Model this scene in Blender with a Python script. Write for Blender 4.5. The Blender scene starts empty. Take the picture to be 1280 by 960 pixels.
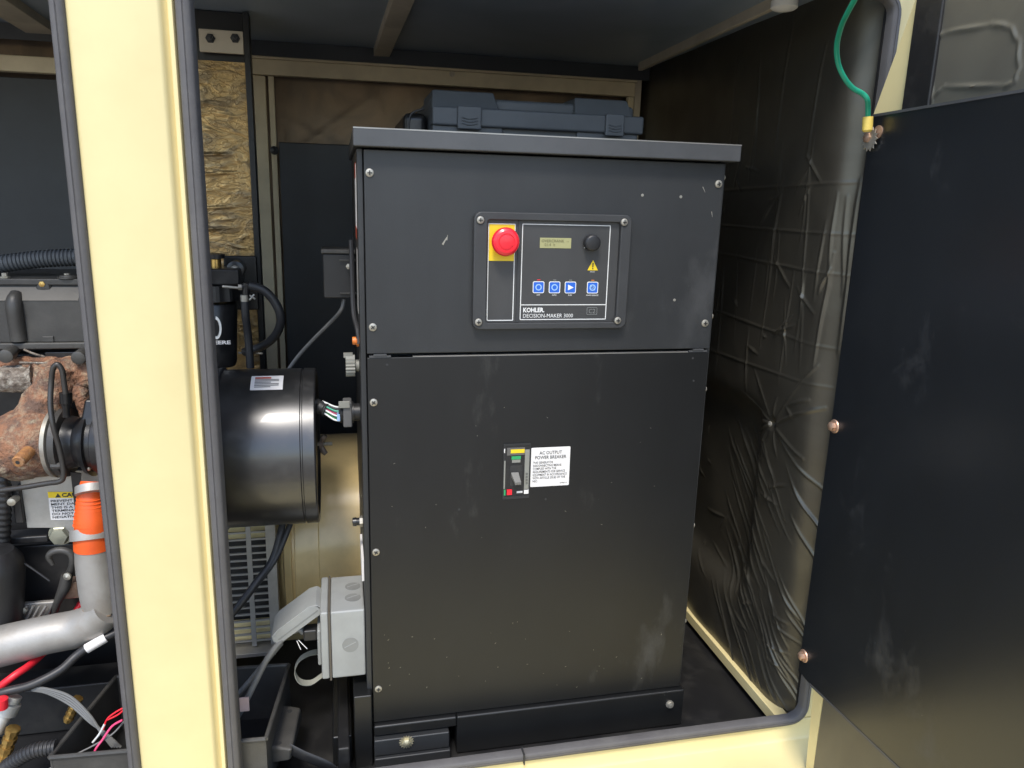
import bpy, bmesh, math, random
import numpy as np
from mathutils import Vector, Matrix, noise
random.seed(7); rng = np.random.default_rng(7)
R = math.radians
S = bpy.context.scene
C = S.collection

# ---------------------------------------------------------------- camera
F = 955.32
RM = np.array([[0.97591367, -0.21653912, 0.02652023],
               [-0.02505645, -0.23201769, -0.97238879],
               [0.21671337, 0.94830301, -0.23185493]])
CP = np.array([-0.04629103, -1.41968506, 1.07504639])
cd = bpy.data.cameras.new('camera'); cam = bpy.data.objects.new('camera', cd); C.objects.link(cam)
cam.matrix_world = Matrix(((RM[0][0], -RM[1][0], -RM[2][0], CP[0]),
                           (RM[0][1], -RM[1][1], -RM[2][1], CP[1]),
                           (RM[0][2], -RM[1][2], -RM[2][2], CP[2]), (0, 0, 0, 1)))
cd.sensor_width = 36; cd.lens = F / 1280 * 36; cd.clip_start = 0.02; cd.clip_end = 500
S.camera = cam
# ---------------------------------------------------------------- world, sun, exposure
SUN_EL, SUN_AZ = 58, 200        # compass-like angle of the sun, measured from +Y clockwise
W = bpy.data.worlds.new('World'); S.world = W; W.use_nodes = True
nt = W.node_tree; bg = nt.nodes['Background']; sky = nt.nodes.new('ShaderNodeTexSky')
sky.sky_type = 'NISHITA'; sky.sun_disc = False; sky.sun_elevation = R(SUN_EL); sky.sun_rotation = R(SUN_AZ)
sky.dust_density = 1.2; sky.air_density = 1.0; sky.ozone_density = 1.0
nt.links.new(sky.outputs[0], bg.inputs[0]); bg.inputs[1].default_value = 0.15
sl = bpy.data.lights.new('sun', 'SUN'); sl.energy = 1.4; sl.angle = R(13); sl.color = (1, 0.95, 0.87)
so = bpy.data.objects.new('sun', sl); C.objects.link(so)
sd = Vector((math.sin(R(SUN_AZ)) * math.cos(R(SUN_EL)), math.cos(R(SUN_AZ)) * math.cos(R(SUN_EL)), math.sin(R(SUN_EL))))
so.rotation_euler = (-sd).to_track_quat('-Z', 'Y').to_euler(); so.location = (-2, -4, 6)
S.view_settings.view_transform = 'Standard'; S.view_settings.look = 'None'
S.view_settings.exposure = 1.15; S.view_settings.gamma = 1
S.render.resolution_x = 1024; S.render.resolution_y = 768

# ---------------------------------------------------------------- measuring helpers (1280x960 photograph)
def P(px, py, x=None, y=None, z=None):
    d = RM.T @ np.array([(px - 640) / F, (py - 480) / F, 1.0])
    ax, v = (0, x) if x is not None else (1, y) if y is not None else (2, z)
    t = (v - CP[ax]) / d[ax]
    return Vector(CP + t * d)
def MPP(y, p=(-0.3, 0.6)):      # metres per photo pixel at depth y
    return float(RM[2] @ (np.array([p[0], y, p[1]]) - CP)) / F

# ---------------------------------------------------------------- materials
MATS = {}
def mat(name, col, rough=0.5, metal=0.0, spec=0.5, bump=0.0, bscale=60, col2=None, cscale=8, cmix=(0.4, 0.65),
        dust=None, dscale=3.0, damt=0.3, drange=(0.5, 0.78), rough2=None, coat=0, stretch=None, detail=6):
    m = bpy.data.materials.new(name); m.use_nodes = True; t = m.node_tree; N = t.nodes; L = t.links
    b = N['Principled BSDF']; b.inputs['Roughness'].default_value = rough; b.inputs['Metallic'].default_value = metal
    b.inputs['Specular IOR Level'].default_value = spec; b.inputs['Coat Weight'].default_value = coat
    tc = N.new('ShaderNodeTexCoord'); mp = N.new('ShaderNodeMapping'); L.new(tc.outputs['Object'], mp.inputs[0])
    if stretch: mp.inputs['Scale'].default_value = stretch
    base = None
    def noise_(sc, det=detail, ro=0.6):
        n = N.new('ShaderNodeTexNoise'); n.inputs['Scale'].default_value = sc; n.inputs['Detail'].default_value = det
        n.inputs['Roughness'].default_value = ro; L.new(mp.outputs[0], n.inputs['Vector']); return n.outputs['Fac']
    def ramp(src, a, c):
        r = N.new('ShaderNodeMapRange'); r.inputs['From Min'].default_value = a; r.inputs['From Max'].default_value = c
        L.new(src, r.inputs['Value']); return r.outputs[0]
    def mixc(f, a, c):
        x = N.new('ShaderNodeMix'); x.data_type = 'RGBA'; L.new(f, x.inputs['Factor'])
        if isinstance(a, tuple): x.inputs['A'].default_value = (*a, 1)
        else: L.new(a, x.inputs['A'])
        x.inputs['B'].default_value = (*c, 1); return x.outputs['Result']
    if col2 is None: col2 = tuple(v * 0.82 for v in col)
    f = ramp(noise_(cscale), *cmix); base = mixc(f, col, col2)
    if dust:
        f1 = ramp(noise_(dscale, 8, 0.7), *drange)
        g = N.new('ShaderNodeMath'); g.operation = 'MULTIPLY'; g.inputs[1].default_value = damt; L.new(f1, g.inputs[0])
        base = mixc(g.outputs[0], base, dust)
        rr = N.new('ShaderNodeMapRange'); rr.inputs['To Min'].default_value = rough; rr.inputs['To Max'].default_value = min(1, rough + 0.25)
        L.new(f1, rr.inputs['Value']); L.new(rr.outputs[0], b.inputs['Roughness'])
        # fine specks of grit
        v = N.new('ShaderNodeTexVoronoi'); v.inputs['Scale'].default_value = 55; L.new(mp.outputs[0], v.inputs['Vector'])
        sp = ramp(v.outputs['Distance'], 0.055, 0.02)
        s2 = ramp(noise_(5, 3), 0.55, 0.7)
        mu = N.new('ShaderNodeMath'); mu.operation = 'MULTIPLY'; L.new(sp, mu.inputs[0]); L.new(s2, mu.inputs[1])
        mu2 = N.new('ShaderNodeMath'); mu2.operation = 'MULTIPLY'; mu2.inputs[1].default_value = min(1, damt * 2); L.new(mu.outputs[0], mu2.inputs[0])
        base = mixc(mu2.outputs[0], base, tuple(min(1, d * 1.6) for d in dust))
    L.new(base, b.inputs['Base Color'])
    if bump:
        bn = N.new('ShaderNodeBump'); bn.inputs['Strength'].default_value = bump; bn.inputs['Distance'].default_value = 0.006 if bump >= 1 else 0.002
        L.new(noise_(bscale, 4), bn.inputs['Height']); L.new(bn.outputs[0], b.inputs['Normal'])
    MATS[name] = m; return m
cream = mat('cream_paint', (0.74, 0.63, 0.325), 0.42, bump=0.04, bscale=250, col2=(0.71, 0.60, 0.305), dust=(0.45, 0.36, 0.2), damt=0.22, dscale=5, drange=(0.6, 0.85))
tan = mat('tan_paint', (0.76, 0.575, 0.27), 0.3, bump=0.04, bscale=200, dust=(0.35, 0.27, 0.15), damt=0.3, dscale=5, coat=0.2)
beam_p = mat('faded_beam_paint', (0.55, 0.49, 0.38), 0.5, dust=(0.2, 0.17, 0.12), damt=0.4)
backm = mat('back_panel_coat', (0.030, 0.0345, 0.039), 0.5, bump=0.05, bscale=300)
framem = mat('aged_cream_paint', (0.64, 0.55, 0.37), 0.5, dust=(0.25, 0.2, 0.14), damt=0.3)
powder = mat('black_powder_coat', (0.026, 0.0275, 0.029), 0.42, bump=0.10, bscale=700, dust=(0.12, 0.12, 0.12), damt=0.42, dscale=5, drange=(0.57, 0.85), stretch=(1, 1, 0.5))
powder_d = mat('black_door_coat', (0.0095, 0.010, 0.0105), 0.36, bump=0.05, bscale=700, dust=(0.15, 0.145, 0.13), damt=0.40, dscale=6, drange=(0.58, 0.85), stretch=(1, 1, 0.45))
shieldm = mat('shield_panel_coat', (0.0085, 0.0105, 0.0135), 0.30, spec=0.9, bump=0.05, bscale=500, dust=(0.16, 0.165, 0.17), damt=0.28, dscale=6, drange=(0.58, 0.85), stretch=(1, 1, 0.7))
lidm = mat('lid_coat', (0.065, 0.067, 0.07), 0.38, bump=0.05, bscale=500, dust=(0.12, 0.12, 0.12), damt=0.3)
edgem = mat('edge_highlight', (0.32, 0.31, 0.29), 0.35, 0.6)  # pale colour for painted highlights along the lid and door edges
blackp = mat('black_plastic', (0.018, 0.018, 0.019), 0.42, bump=0.05, bscale=300, dust=(0.08, 0.078, 0.07), damt=0.25, dscale=9)
bezelp = mat('bezel_plastic', (0.04, 0.041, 0.042), 0.5, bump=0.06, bscale=500)
facep = mat('overlay_film', (0.05, 0.05, 0.05), 0.4, bump=0.03, bscale=400)
casep = mat('case_plastic', (0.078, 0.086, 0.093), 0.5, bump=0.12, bscale=500, dust=(0.11, 0.12, 0.13), damt=0.3)
rubber = mat('rubber_seal', (0.105, 0.10, 0.098), 0.62, bump=0.12, bscale=300, col2=(0.085, 0.08, 0.08), dust=(0.2, 0.19, 0.17), damt=0.3, dscale=12, spec=0.5)
hosem = mat('hose_rubber', (0.028, 0.028, 0.03), 0.45, dust=(0.12, 0.115, 0.1), damt=0.3, dscale=14)
floorm = mat('floor_coat', (0.010, 0.010, 0.011), 0.5, bump=0.1, bscale=200, dust=(0.07, 0.065, 0.055), damt=0.35, dscale=7)
canm = mat('gloss_black_enamel', (0.012, 0.012, 0.013), 0.31, spec=1.0, bump=0.03, bscale=60, dust=(0.22, 0.21, 0.19), damt=0.10, dscale=14, coat=0.15, col2=(0.016, 0.016, 0.017))
steel = mat('zinc_steel', (0.44, 0.42, 0.37), 0.48, 0.75, bump=0.1, bscale=300, col2=(0.4, 0.37, 0.3), cscale=40)
copperb = mat('bronze_bolt', (0.62, 0.42, 0.31), 0.42, 0.75, col2=(0.5, 0.32, 0.22), cscale=60)
brass = mat('brass', (0.62, 0.42, 0.14), 0.35, 0.9, col2=(0.35, 0.2, 0.06), cscale=40)
alum = mat('cast_aluminium', (0.40, 0.385, 0.36), 0.55, 0.55, bump=0.15, bscale=180, col2=(0.33, 0.31, 0.28), cscale=14, dust=(0.30, 0.24, 0.17), damt=0.5, dscale=9)
zincp = mat('galvanised_plate', (0.46, 0.45, 0.42), 0.5, 0.6, bump=0.06, bscale=200, col2=(0.38, 0.37, 0.34), cscale=20)
greyp = mat('grey_outlet_plastic', (0.31, 0.32, 0.31), 0.45, bump=0.08, bscale=300, dust=(0.27, 0.26, 0.23), damt=0.4, dscale=12)
greyk = mat('grey_knockout', (0.22, 0.225, 0.215), 0.5, bump=0.2, bscale=300)
knobg = mat('grey_knob', (0.25, 0.25, 0.22), 0.5, bump=0.1, bscale=300)
redp = mat('red_button', (0.86, 0.018, 0.035), 0.32, coat=0.2)
yel = mat('yellow_plate', (0.86, 0.62, 0.02), 0.45)
white = mat('white_print', (0.8, 0.8, 0.77), 0.5)
labelw = mat('white_label', (0.78, 0.76, 0.74), 0.45, col2=(0.72, 0.7, 0.68))
ink = mat('black_ink', (0.03, 0.03, 0.03), 0.6)
inkg = mat('grey_ink', (0.16, 0.16, 0.16), 0.6)
blue = mat('blue_key', (0.02, 0.13, 0.6), 0.35)
bluel = mat('light_blue_print', (0.35, 0.55, 0.85), 0.4)
lcd = mat('display_glass', (0.36, 0.35, 0.17), 0.2, col2=(0.33, 0.32, 0.15))
lcdi = mat('display_segments', (0.16, 0.15, 0.07), 0.3)
orange = mat('orange_silicone', (0.80, 0.11, 0.015), 0.5, bump=0.1, bscale=200, col2=(0.68, 0.09, 0.012), cscale=20)
orangeb = mat('orange_lamp', (0.75, 0.22, 0.04), 0.35)
redc = mat('red_cable', (0.75, 0.02, 0.035), 0.4)
pinkc = mat('pink_wire', (0.8, 0.07, 0.2), 0.4)
greenc = mat('green_wire', (0.02, 0.36, 0.22), 0.4)
greyc = mat('grey_cable', (0.16, 0.16, 0.155), 0.45, dust=(0.3, 0.29, 0.26), damt=0.3, dscale=20)
yelc = mat('yellow_crimp', (0.75, 0.56, 0.12), 0.45)
greenl = mat('green_print', (0.03, 0.35, 0.12), 0.5)
redl = mat('red_print', (0.45, 0.06, 0.03), 0.5)
enginep = mat('engine_black', (0.045, 0.043, 0.040), 0.45, bump=0.2, bscale=220, col2=(0.06, 0.058, 0.053), cscale=12, dust=(0.16, 0.15, 0.13), damt=0.35, dscale=8)
engined = mat('engine_black_gloss', (0.016, 0.016, 0.017), 0.3, bump=0.1, bscale=150, dust=(0.12, 0.11, 0.1), damt=0.3, dscale=9)
rust = mat('rusty_cast_iron', (0.30, 0.145, 0.08), 0.85, bump=1.0, bscale=160, col2=(0.15, 0.09, 0.065), cscale=30, cmix=(0.42, 0.58), dust=(0.50, 0.44, 0.30), damt=0.85, dscale=38)
scale_ = mat('flaking_cast_iron', (0.26, 0.22, 0.18), 0.75, bump=1.0, bscale=140, col2=(0.10, 0.075, 0.055), cscale=60, dust=(0.7, 0.66, 0.56), damt=1.0, dscale=50)
rustn = mat('orange_rusty_brass', (0.46, 0.22, 0.08), 0.6, 0.3, bump=0.8, bscale=300, col2=(0.28, 0.13, 0.06), cscale=90, dust=(0.5, 0.42, 0.3), damt=0.6, dscale=60)
strap = mat('flat_webbing', (0.36, 0.36, 0.30), 0.6, bump=0.2, bscale=400)
groundm = mat('gravel_ground', (0.34, 0.29, 0.23), 0.9, bump=0.8, bscale=30, col2=(0.24, 0.205, 0.16), cscale=12, dust=(0.42, 0.38, 0.3), damt=0.5, dscale=25)

def foil(name, col, rough, metal, bump=0.9, sc=14, warm=None, st=(1, 1, 1), fold=0.0):
    m = bpy.data.materials.new(name); m.use_nodes = True; t = m.node_tree; N = t.nodes; L = t.links
    b = N['Principled BSDF']; b.inputs['Metallic'].default_value = metal; b.inputs['Roughness'].default_value = rough
    tc = N.new('ShaderNodeTexCoord')
    n1 = N.new('ShaderNodeTexNoise'); n1.inputs['Scale'].default_value = sc; n1.inputs['Detail'].default_value = 5; n1.inputs['Distortion'].default_value = 1.2
    v = N.new('ShaderNodeTexVoronoi'); v.feature = 'DISTANCE_TO_EDGE'; v.inputs['Scale'].default_value = sc * 1.6; v.inputs['Randomness'].default_value = 1
    w = N.new('ShaderNodeTexNoise'); w.inputs['Scale'].default_value = 70; w.inputs['Detail'].default_value = 3
    ms = N.new('ShaderNodeMapping'); ms.inputs['Scale'].default_value = st; L.new(tc.outputs['Object'], ms.inputs[0])
    mp = N.new('ShaderNodeVectorMath'); mp.operation = 'MULTIPLY_ADD'; mp.inputs[1].default_value = (0.12, 0.12, 0.12)
    for n in (n1, w): L.new(ms.outputs[0], n.inputs['Vector'])
    L.new(n1.outputs['Color'], mp.inputs[0]); L.new(ms.outputs[0], mp.inputs[2]); L.new(mp.outputs[0], v.inputs['Vector'])
    mr = N.new('ShaderNodeMapRange'); mr.inputs['From Max'].default_value = 0.06; L.new(v.outputs['Distance'], mr.inputs['Value'])
    a = N.new('ShaderNodeMath'); a.operation = 'MULTIPLY_ADD'; a.inputs[1].default_value = fold; L.new(mr.outputs[0], a.inputs[0]); L.new(n1.outputs['Fac'], a.inputs[2])
    a2 = N.new('ShaderNodeMath'); a2.operation = 'MULTIPLY_ADD'; a2.inputs[1].default_value = 0.12; L.new(w.outputs['Fac'], a2.inputs[0]); L.new(a.outputs[0], a2.inputs[2])
    bn = N.new('ShaderNodeBump'); bn.inputs['Strength'].default_value = bump; bn.inputs['Distance'].default_value = 0.006
    L.new(a2.outputs[0], bn.inputs['Height']); L.new(bn.outputs[0], b.inputs['Normal'])
    x = N.new('ShaderNodeMix'); x.data_type = 'RGBA'; x.inputs['A'].default_value = (*col, 1); x.inputs['B'].default_value = (*(warm or tuple(c * 0.6 for c in col)), 1)
    r = N.new('ShaderNodeMapRange'); r.inputs['From Min'].default_value = 0.42; r.inputs['From Max'].default_value = 0.62; L.new(n1.outputs['Fac'], r.inputs['Value'])
    L.new(r.outputs[0], x.inputs['Factor']); L.new(x.outputs['Result'], b.inputs['Base Color'])
    MATS[name] = m; return m
foilw = foil('dark_foil_facing', (0.125, 0.116, 0.094), 0.34, 0.7, 0.12, 6, (0.105, 0.097, 0.079), fold=0.05)
foilc = foil('ceiling_foil_facing', (0.34, 0.41, 0.49), 0.42, 0.3, 0.06, 3, (0.30, 0.37, 0.44))  # base colour paled and blued to paint in the lens veil
foilg = foil('warm_reflection_foil', (0.47, 0.31, 0.13), 0.33, 0.85, 0.55, 16, (0.27, 0.195, 0.105), st=(1, 1, 1.8), fold=0.16)  # gold base colour paints warm outdoor reflections on blackish foil
foilb = foil('brown_foil_facing', (0.17, 0.125, 0.085), 0.42, 0.8, 0.3, 6, (0.12, 0.095, 0.07))
foild = foil('door_foil_facing', (0.17, 0.16, 0.13), 0.5, 0.5, 0.10, 5, (0.15, 0.14, 0.115))

# ---------------------------------------------------------------- mesh builder
class MB:
    def __init__(s): s.v = []; s.f = []; s.m = []
    def add(s, vs, fs, m=0):
        o = len(s.v); s.v += [Vector(v) for v in vs]; s.f += [tuple(i + o for i in f) for f in fs]; s.m += [m] * len(fs); return s
    def box(s, x0, x1, y0, y1, z0, z1, m=0, M=None):
        vs = [Vector((x, y, z)) for z in (z0, z1) for y in (y0, y1) for x in (x0, x1)]
        if M: vs = [M @ v for v in vs]
        return s.add(vs, [(0, 2, 3, 1), (4, 5, 7, 6), (0, 1, 5, 4), (2, 6, 7, 3), (0, 4, 6, 2), (1, 3, 7, 5)], m)
    def frame(s, a, b):
        d = (Vector(b) - Vector(a)).normalized(); u = d.cross(Vector((0, 0, 1)))
        if u.length < 1e-3: u = d.cross(Vector((0, 1, 0)))
        u.normalize(); return d, u, u.cross(d)
    def lathe(s, a, b, prof, n=24, m=0, phase=0):      # prof: list of (t along a->b in metres, radius)
        a = Vector(a); d, u, w = s.frame(a, b); o = len(s.v); k = len(prof)
        vs = []
        for t, r in prof:
            for i in range(n):
                q = 2 * math.pi * i / n + phase; vs.append(a + d * t + (u * math.cos(q) + w * math.sin(q)) * max(r, 1e-5))
        fs = [(j * n + i, j * n + (i + 1) % n, (j + 1) * n + (i + 1) % n, (j + 1) * n + i) for j in range(k - 1) for i in range(n)]
        fs = [f[::-1] for f in fs]
        if prof[0][1] > 1e-4: fs.append(tuple(range(n)))
        if prof[-1][1] > 1e-4: fs.append(tuple((k - 1) * n + i for i in range(n))[::-1])
        return s.add(vs, fs, m)
    def cyl(s, a, b, r, r2=None, n=24, m=0, ph=0):
        L = (Vector(b) - Vector(a)).length; return s.lathe(a, b, [(0, r), (L, r if r2 is None else r2)], n, m, ph)
    def tube(s, pts, r, n=12, m=0, sub=6, cap=True, ridges=0, flat=None):
        pts = [Vector(p) for p in pts]; rs = r if isinstance(r, (list, tuple)) else [r] * len(pts)
        P_, Q = [], []
        if len(pts) > 2 and sub > 1:
            ext = [pts[0] * 2 - pts[1]] + pts + [pts[-1] * 2 - pts[-2]]
            for i in range(len(pts) - 1):
                p0, p1, p2, p3 = ext[i:i + 4]
                for k in range(sub):
                    t = k / sub; P_.append(0.5 * ((2 * p1) + (p2 - p0) * t + (2 * p0 - 5 * p1 + 4 * p2 - p3) * t * t + (3 * p1 - p0 - 3 * p2 + p3) * t ** 3)); Q.append(rs[i] * (1 - t) + rs[i + 1] * t)
            P_.append(pts[-1]); Q.append(rs[-1])
        else: P_, Q = pts, rs
        if ridges:      # resample for corrugation
            d = [0]
            for i in range(1, len(P_)): d.append(d[-1] + (P_[i] - P_[i - 1]).length)
            N_ = ridges * 4; PP, QQ = [], []
            for j in range(N_ + 1):
                t = d[-1] * j / N_; i = max(1, next((k for k in range(1, len(d)) if d[k] >= t - 1e-9), len(d) - 1)); f = (t - d[i - 1]) / max(1e-9, d[i] - d[i - 1])
                PP.append(P_[i - 1].lerp(P_[i], f)); QQ.append((Q[i - 1] * (1 - f) + Q[i] * f) * (1.0 if j % 4 in (0, 1) else 0.86))
            P_, Q = PP, QQ
        T = [(P_[min(i + 1, len(P_) - 1)] - P_[max(i - 1, 0)]).normalized() for i in range(len(P_))]
        u = T[0].cross(Vector((0, 0, 1)));
        if u.length < 1e-3: u = T[0].cross(Vector((1, 0, 0)))
        u.normalize(); vs = []
        for i, p in enumerate(P_):
            u = (u - T[i] * u.dot(T[i])).normalized(); w = T[i].cross(u)
            fl = flat or 1
            for k in range(n):
                q = 2 * math.pi * k / n; vs.append(p + (u * math.cos(q) * fl + w * math.sin(q)) * Q[i])
        K = len(P_); fs = [(j * n + i, j * n + (i + 1) % n, (j + 1) * n + (i + 1) % n, (j + 1) * n + i) for j in range(K - 1) for i in range(n)]
        if cap: fs += [tuple(range(n))[::-1], tuple((K - 1) * n + i for i in range(n))]
        return s.add(vs, fs, m)
    def prism(s, poly, d, m=0):      # poly: 3D points, extruded by vector d
        n = len(poly); d = Vector(d); vs = [Vector(p) for p in poly]; vs += [v + d for v in vs]
        fs = [tuple(range(n)), tuple(range(n, 2 * n))[::-1]] + [(i, i + n, (i + 1) % n + n, (i + 1) % n) for i in range(n)]
        return s.add(vs, fs, m)
    def quad(s, a, b, c, d, m=0): return s.add([a, b, c, d], [(0, 1, 2, 3)], m)
    def grid(s, fn, nu, nv, m=0):
        vs = [fn(i / nu, j / nv) for j in range(nv + 1) for i in range(nu + 1)]; q = nu + 1
        return s.add(vs, [(j * q + i, j * q + i + 1, (j + 1) * q + i + 1, (j + 1) * q + i) for j in range(nv) for i in range(nu)], m)

WL = {}
def empty(name, at, label=None, cat=None, group=None):
    o = bpy.data.objects.new(name, None); C.objects.link(o); o.location = at; WL[o] = Vector(at); o.empty_display_size = 0.05
    return tag(o, label, cat, group)
def tag(o, label=None, cat=None, group=None, kind=None):
    if label: o['label'] = label
    if cat: o['category'] = cat
    if group: o['group'] = group
    if kind: o['kind'] = kind
    return o
def obj(name, mb, mats, parent=None, at=None, bevel=0, bseg=2, ang=35, label=None, sub=0):
    if at is None:
        lo = Vector([min(v[i] for v in mb.v) for i in range(3)]); hi = Vector([max(v[i] for v in mb.v) for i in range(3)]); at = (lo + hi) / 2; at.z = lo.z
    at = Vector(at)
    me = bpy.data.meshes.new(name); me.from_pydata([tuple(v - at) for v in mb.v], [], mb.f)
    for m in (mats if isinstance(mats, (list, tuple)) else [mats]): me.materials.append(m)
    me.polygons.foreach_set('material_index', mb.m); me.update()
    bm = bmesh.new(); bm.from_mesh(me); bmesh.ops.recalc_face_normals(bm, faces=bm.faces); bm.to_mesh(me); bm.free()
    me.shade_smooth(); me.set_sharp_from_angle(angle=R(ang))
    o = bpy.data.objects.new(name, me); C.objects.link(o); WL[o] = at
    if parent: o.parent = parent; o.location = at - WL[parent]
    else: o.location = at
    if bevel:
        b = o.modifiers.new('bevel', 'BEVEL'); b.width = bevel; b.segments = bseg; b.limit_method = 'ANGLE'; b.angle_limit = R(35); b.harden_normals = True
    if sub:
        q = o.modifiers.new('sub', 'SUBSURF'); q.levels = sub; q.render_levels = sub
    if label: o['label'] = label
    return o
def inst(src, at, parent, rot=None, name=None):
    o = src.copy(); C.objects.link(o); WL[o] = Vector(at); o.parent = parent; o.location = Vector(at) - (WL[parent] if parent else Vector())
    if rot: o.rotation_euler = rot
    return o
def text(name, body, pos, right, up, w, h, m, parent, bold=0.0, off=0.0006, lines=1, align='LEFT'):
    """flat lettering: pos = top-left corner of the block, w x h its size"""
    cu = bpy.data.curves.new('t', 'FONT'); cu.body = body; cu.size = 1; cu.offset = bold; cu.align_x = align; cu.resolution_u = 2
    to = bpy.data.objects.new('t', cu); C.objects.link(to)
    bpy.context.view_layer.update(); me = bpy.data.meshes.new_from_object(to.evaluated_get(bpy.context.evaluated_depsgraph_get()))
    bpy.data.objects.remove(to)
    n = len(me.vertices); co = np.empty(n * 3); me.vertices.foreach_get('co', co); co = co.reshape(-1, 3)
    lo = co.min(0); hi = co.max(0); sx = w / (hi[0] - lo[0]); sy = h / (hi[1] - lo[1])
    r = Vector(right).normalized(); u = Vector(up).normalized(); nn = r.cross(u)
    pos = Vector(pos)
    for v in me.vertices:
        v.co = r * ((v.co.x - lo[0]) * sx) + u * ((v.co.y - hi[1]) * sy) + nn * off
    me.materials.clear(); me.materials.append(m); me.name = name
    o = bpy.data.objects.new(name, me); C.objects.link(o); WL[o] = pos; o.parent = parent; o.location = pos - (WL[parent] if parent else Vector())
    return o
XR, ZU = (1, 0, 0), (0, 0, 1)
def rrect(x0, x1, z0, z1, r, n=5):
    pts = []
    for cx, cz, a in ((x1 - r, z1 - r, 0), (x0 + r, z1 - r, 90), (x0 + r, z0 + r, 180), (x1 - r, z0 + r, 270)):
        for k in range(n + 1):
            q = R(a + 90 * k / n); pts.append((cx + r * math.cos(q), cz + r * math.sin(q)))
    return pts
def plate(mb, x0, x1, z0, z1, y0, y1, r, m=0, n=5):      # rounded plate in the XZ plane
    return mb.prism([(a, y0, b) for a, b in rrect(x0, x1, z0, z1, r, n)], (0, y1 - y0, 0), m)
def ring(mb, outer, inner, y0, y1, m=0):     # frame between two outlines of equal count
    n = len(outer); vs = [(a, y, b) for y in (y0, y1) for pl in (outer, inner) for a, b in pl]
    fs = []
    for i in range(n):
        j = (i + 1) % n
        fs += [(i, j, n + j, n + i), (2 * n + i, 3 * n + i, 3 * n + j, 2 * n + j), (i, 2 * n + i, 2 * n + j, j), (n + i, n + j, 3 * n + j, 3 * n + i)]
    return mb.add(vs, fs, m)

# ================================================================= SETTING
YF = -0.10     # plane of the enclosure's front opening
ZC = 1.492     # ceiling
XW = 0.91      # right wall
g = MB(); g.box(-60, 60, -60, 60, -0.96, -0.95); tag(obj('ground', g, groundm), 'gravel yard ground below the open enclosure', kind='structure')
g = MB(); g.box(-2.2, XW + 0.06, YF + 0.01, 1.12, -0.12, -0.092); tag(obj('floor', g, floorm), 'black painted steel floor inside the enclosure', kind='structure')
ceil = obj('ceiling', MB().box(-2.2, XW + 0.10, YF + 0.05, 1.12, ZC, ZC + 0.03), foilc); tag(ceil, kind='structure')

def creases(U, V, segs):
    h = np.zeros_like(U)
    for (u0, v0, u1, v1, a, w) in segs:
        dx, dy = u1 - u0, v1 - v0; L2 = dx * dx + dy * dy; t = np.clip(((U - u0) * dx + (V - v0) * dy) / L2, 0, 1)
        wob = 0.0012 * np.sin(t * 5 + u0 * 50)
        d = np.hypot(U - u0 - t * dx + wob, V - v0 - t * dy + wob * 0.5)
        h += a * np.exp(-(d / w) ** 2) * (0.25 + 0.75 * np.sin(np.pi * np.clip(t, 0.02, 0.98)))
    return h
def foil_sheet(name, O, ud, vd, ul, vl, nd, nu, nv, segs, mt, parent=None, extra=None, amp=0.004, pw=1.0):
    O = np.array(O, float); ud = np.array(ud, float); vd = np.array(vd, float); nd = np.array(nd, float)
    u = ul * np.linspace(0, 1, nu + 1) ** pw; v = np.linspace(0, vl, nv + 1); U, V = np.meshgrid(u, v)
    H = creases(U, V, segs)
    for k, (f, a) in enumerate(((3, amp), (7.3, amp * 0.5), (17, amp * 0.2))):
        ph = rng.uniform(0, 6, 4)
        H += a * np.sin(U * f * 2.1 + ph[0] + 1.7 * np.sin(V * f + ph[1])) * np.sin(V * f * 1.7 + ph[2] + 1.3 * np.sin(U * f * 1.3 + ph[3]))
    if extra: H += extra(U, V)
    X = O + U[..., None] * ud + V[..., None] * vd + H[..., None] * nd
    mb = MB(); vs = X.reshape(-1, 3); q = nu + 1
    mb.v = [Vector(p) for p in vs]; mb.f = [(j * q + i, j * q + i + 1, (j + 1) * q + i + 1, (j + 1) * q + i) for j in range(nv) for i in range(nu)]; mb.m = [0] * len(mb.f)
    return obj(name, mb, mt, parent, ang=60)
# right wall: v = height above -0.05, u = depth from the opening
segs = []
u_ = lambda y: y - YF - 0.01
def seg(y0, z0, y1, z1, a, w): segs.append((u_(y0), z0 + 0.05, u_(y1), z1 + 0.05, a, w))
PY, PZ = 0.087, 0.597      # the insulation pin
for k in range(11):
    q = k / 11 * 6.283 + random.uniform(-.35, .35); L = random.uniform(.05, .24)
    seg(PY + .012 * math.cos(q), PZ + .012 * math.sin(q), PY + L * math.cos(q), PZ + L * math.sin(q), random.uniform(.0025, .0045), .0035)
for k in range(60):      # slanting creases in the lower part
    y = random.uniform(-.04, .34); z = random.uniform(.06, .58); q = random.uniform(.06, .20)
    seg(y, z, y - q * random.uniform(.75, 1.3), z - q, random.uniform(.0018, .0035), random.uniform(.0026, .0036))
for k in range(26):
    y = random.uniform(.0, .6); z = random.uniform(.02, .5)
    seg(y, z, y + random.uniform(-.1, .1), z + random.uniform(-.05, .03), random.uniform(.002, .004), .0035)
for k in range(30):      # long upright creases above
    y = random.uniform(-.08, .45); z = random.uniform(.62, 1.2)
    seg(y, z, y + random.uniform(-.03, .03), z + random.uniform(.08, .35), random.uniform(.0015, .003), random.uniform(.0026, .004))
for z in (.72, .80, .95, 1.03, 1.13): seg(-.09, z, .6, z + random.uniform(-.03, .03), .0022, .0028)
for k in range(24):
    y = random.uniform(-.05, .5); z = random.uniform(.65, 1.2); seg(y, z, y + random.uniform(-.08, .08), z + random.uniform(-.06, .06), .0035, .0035)
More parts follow.
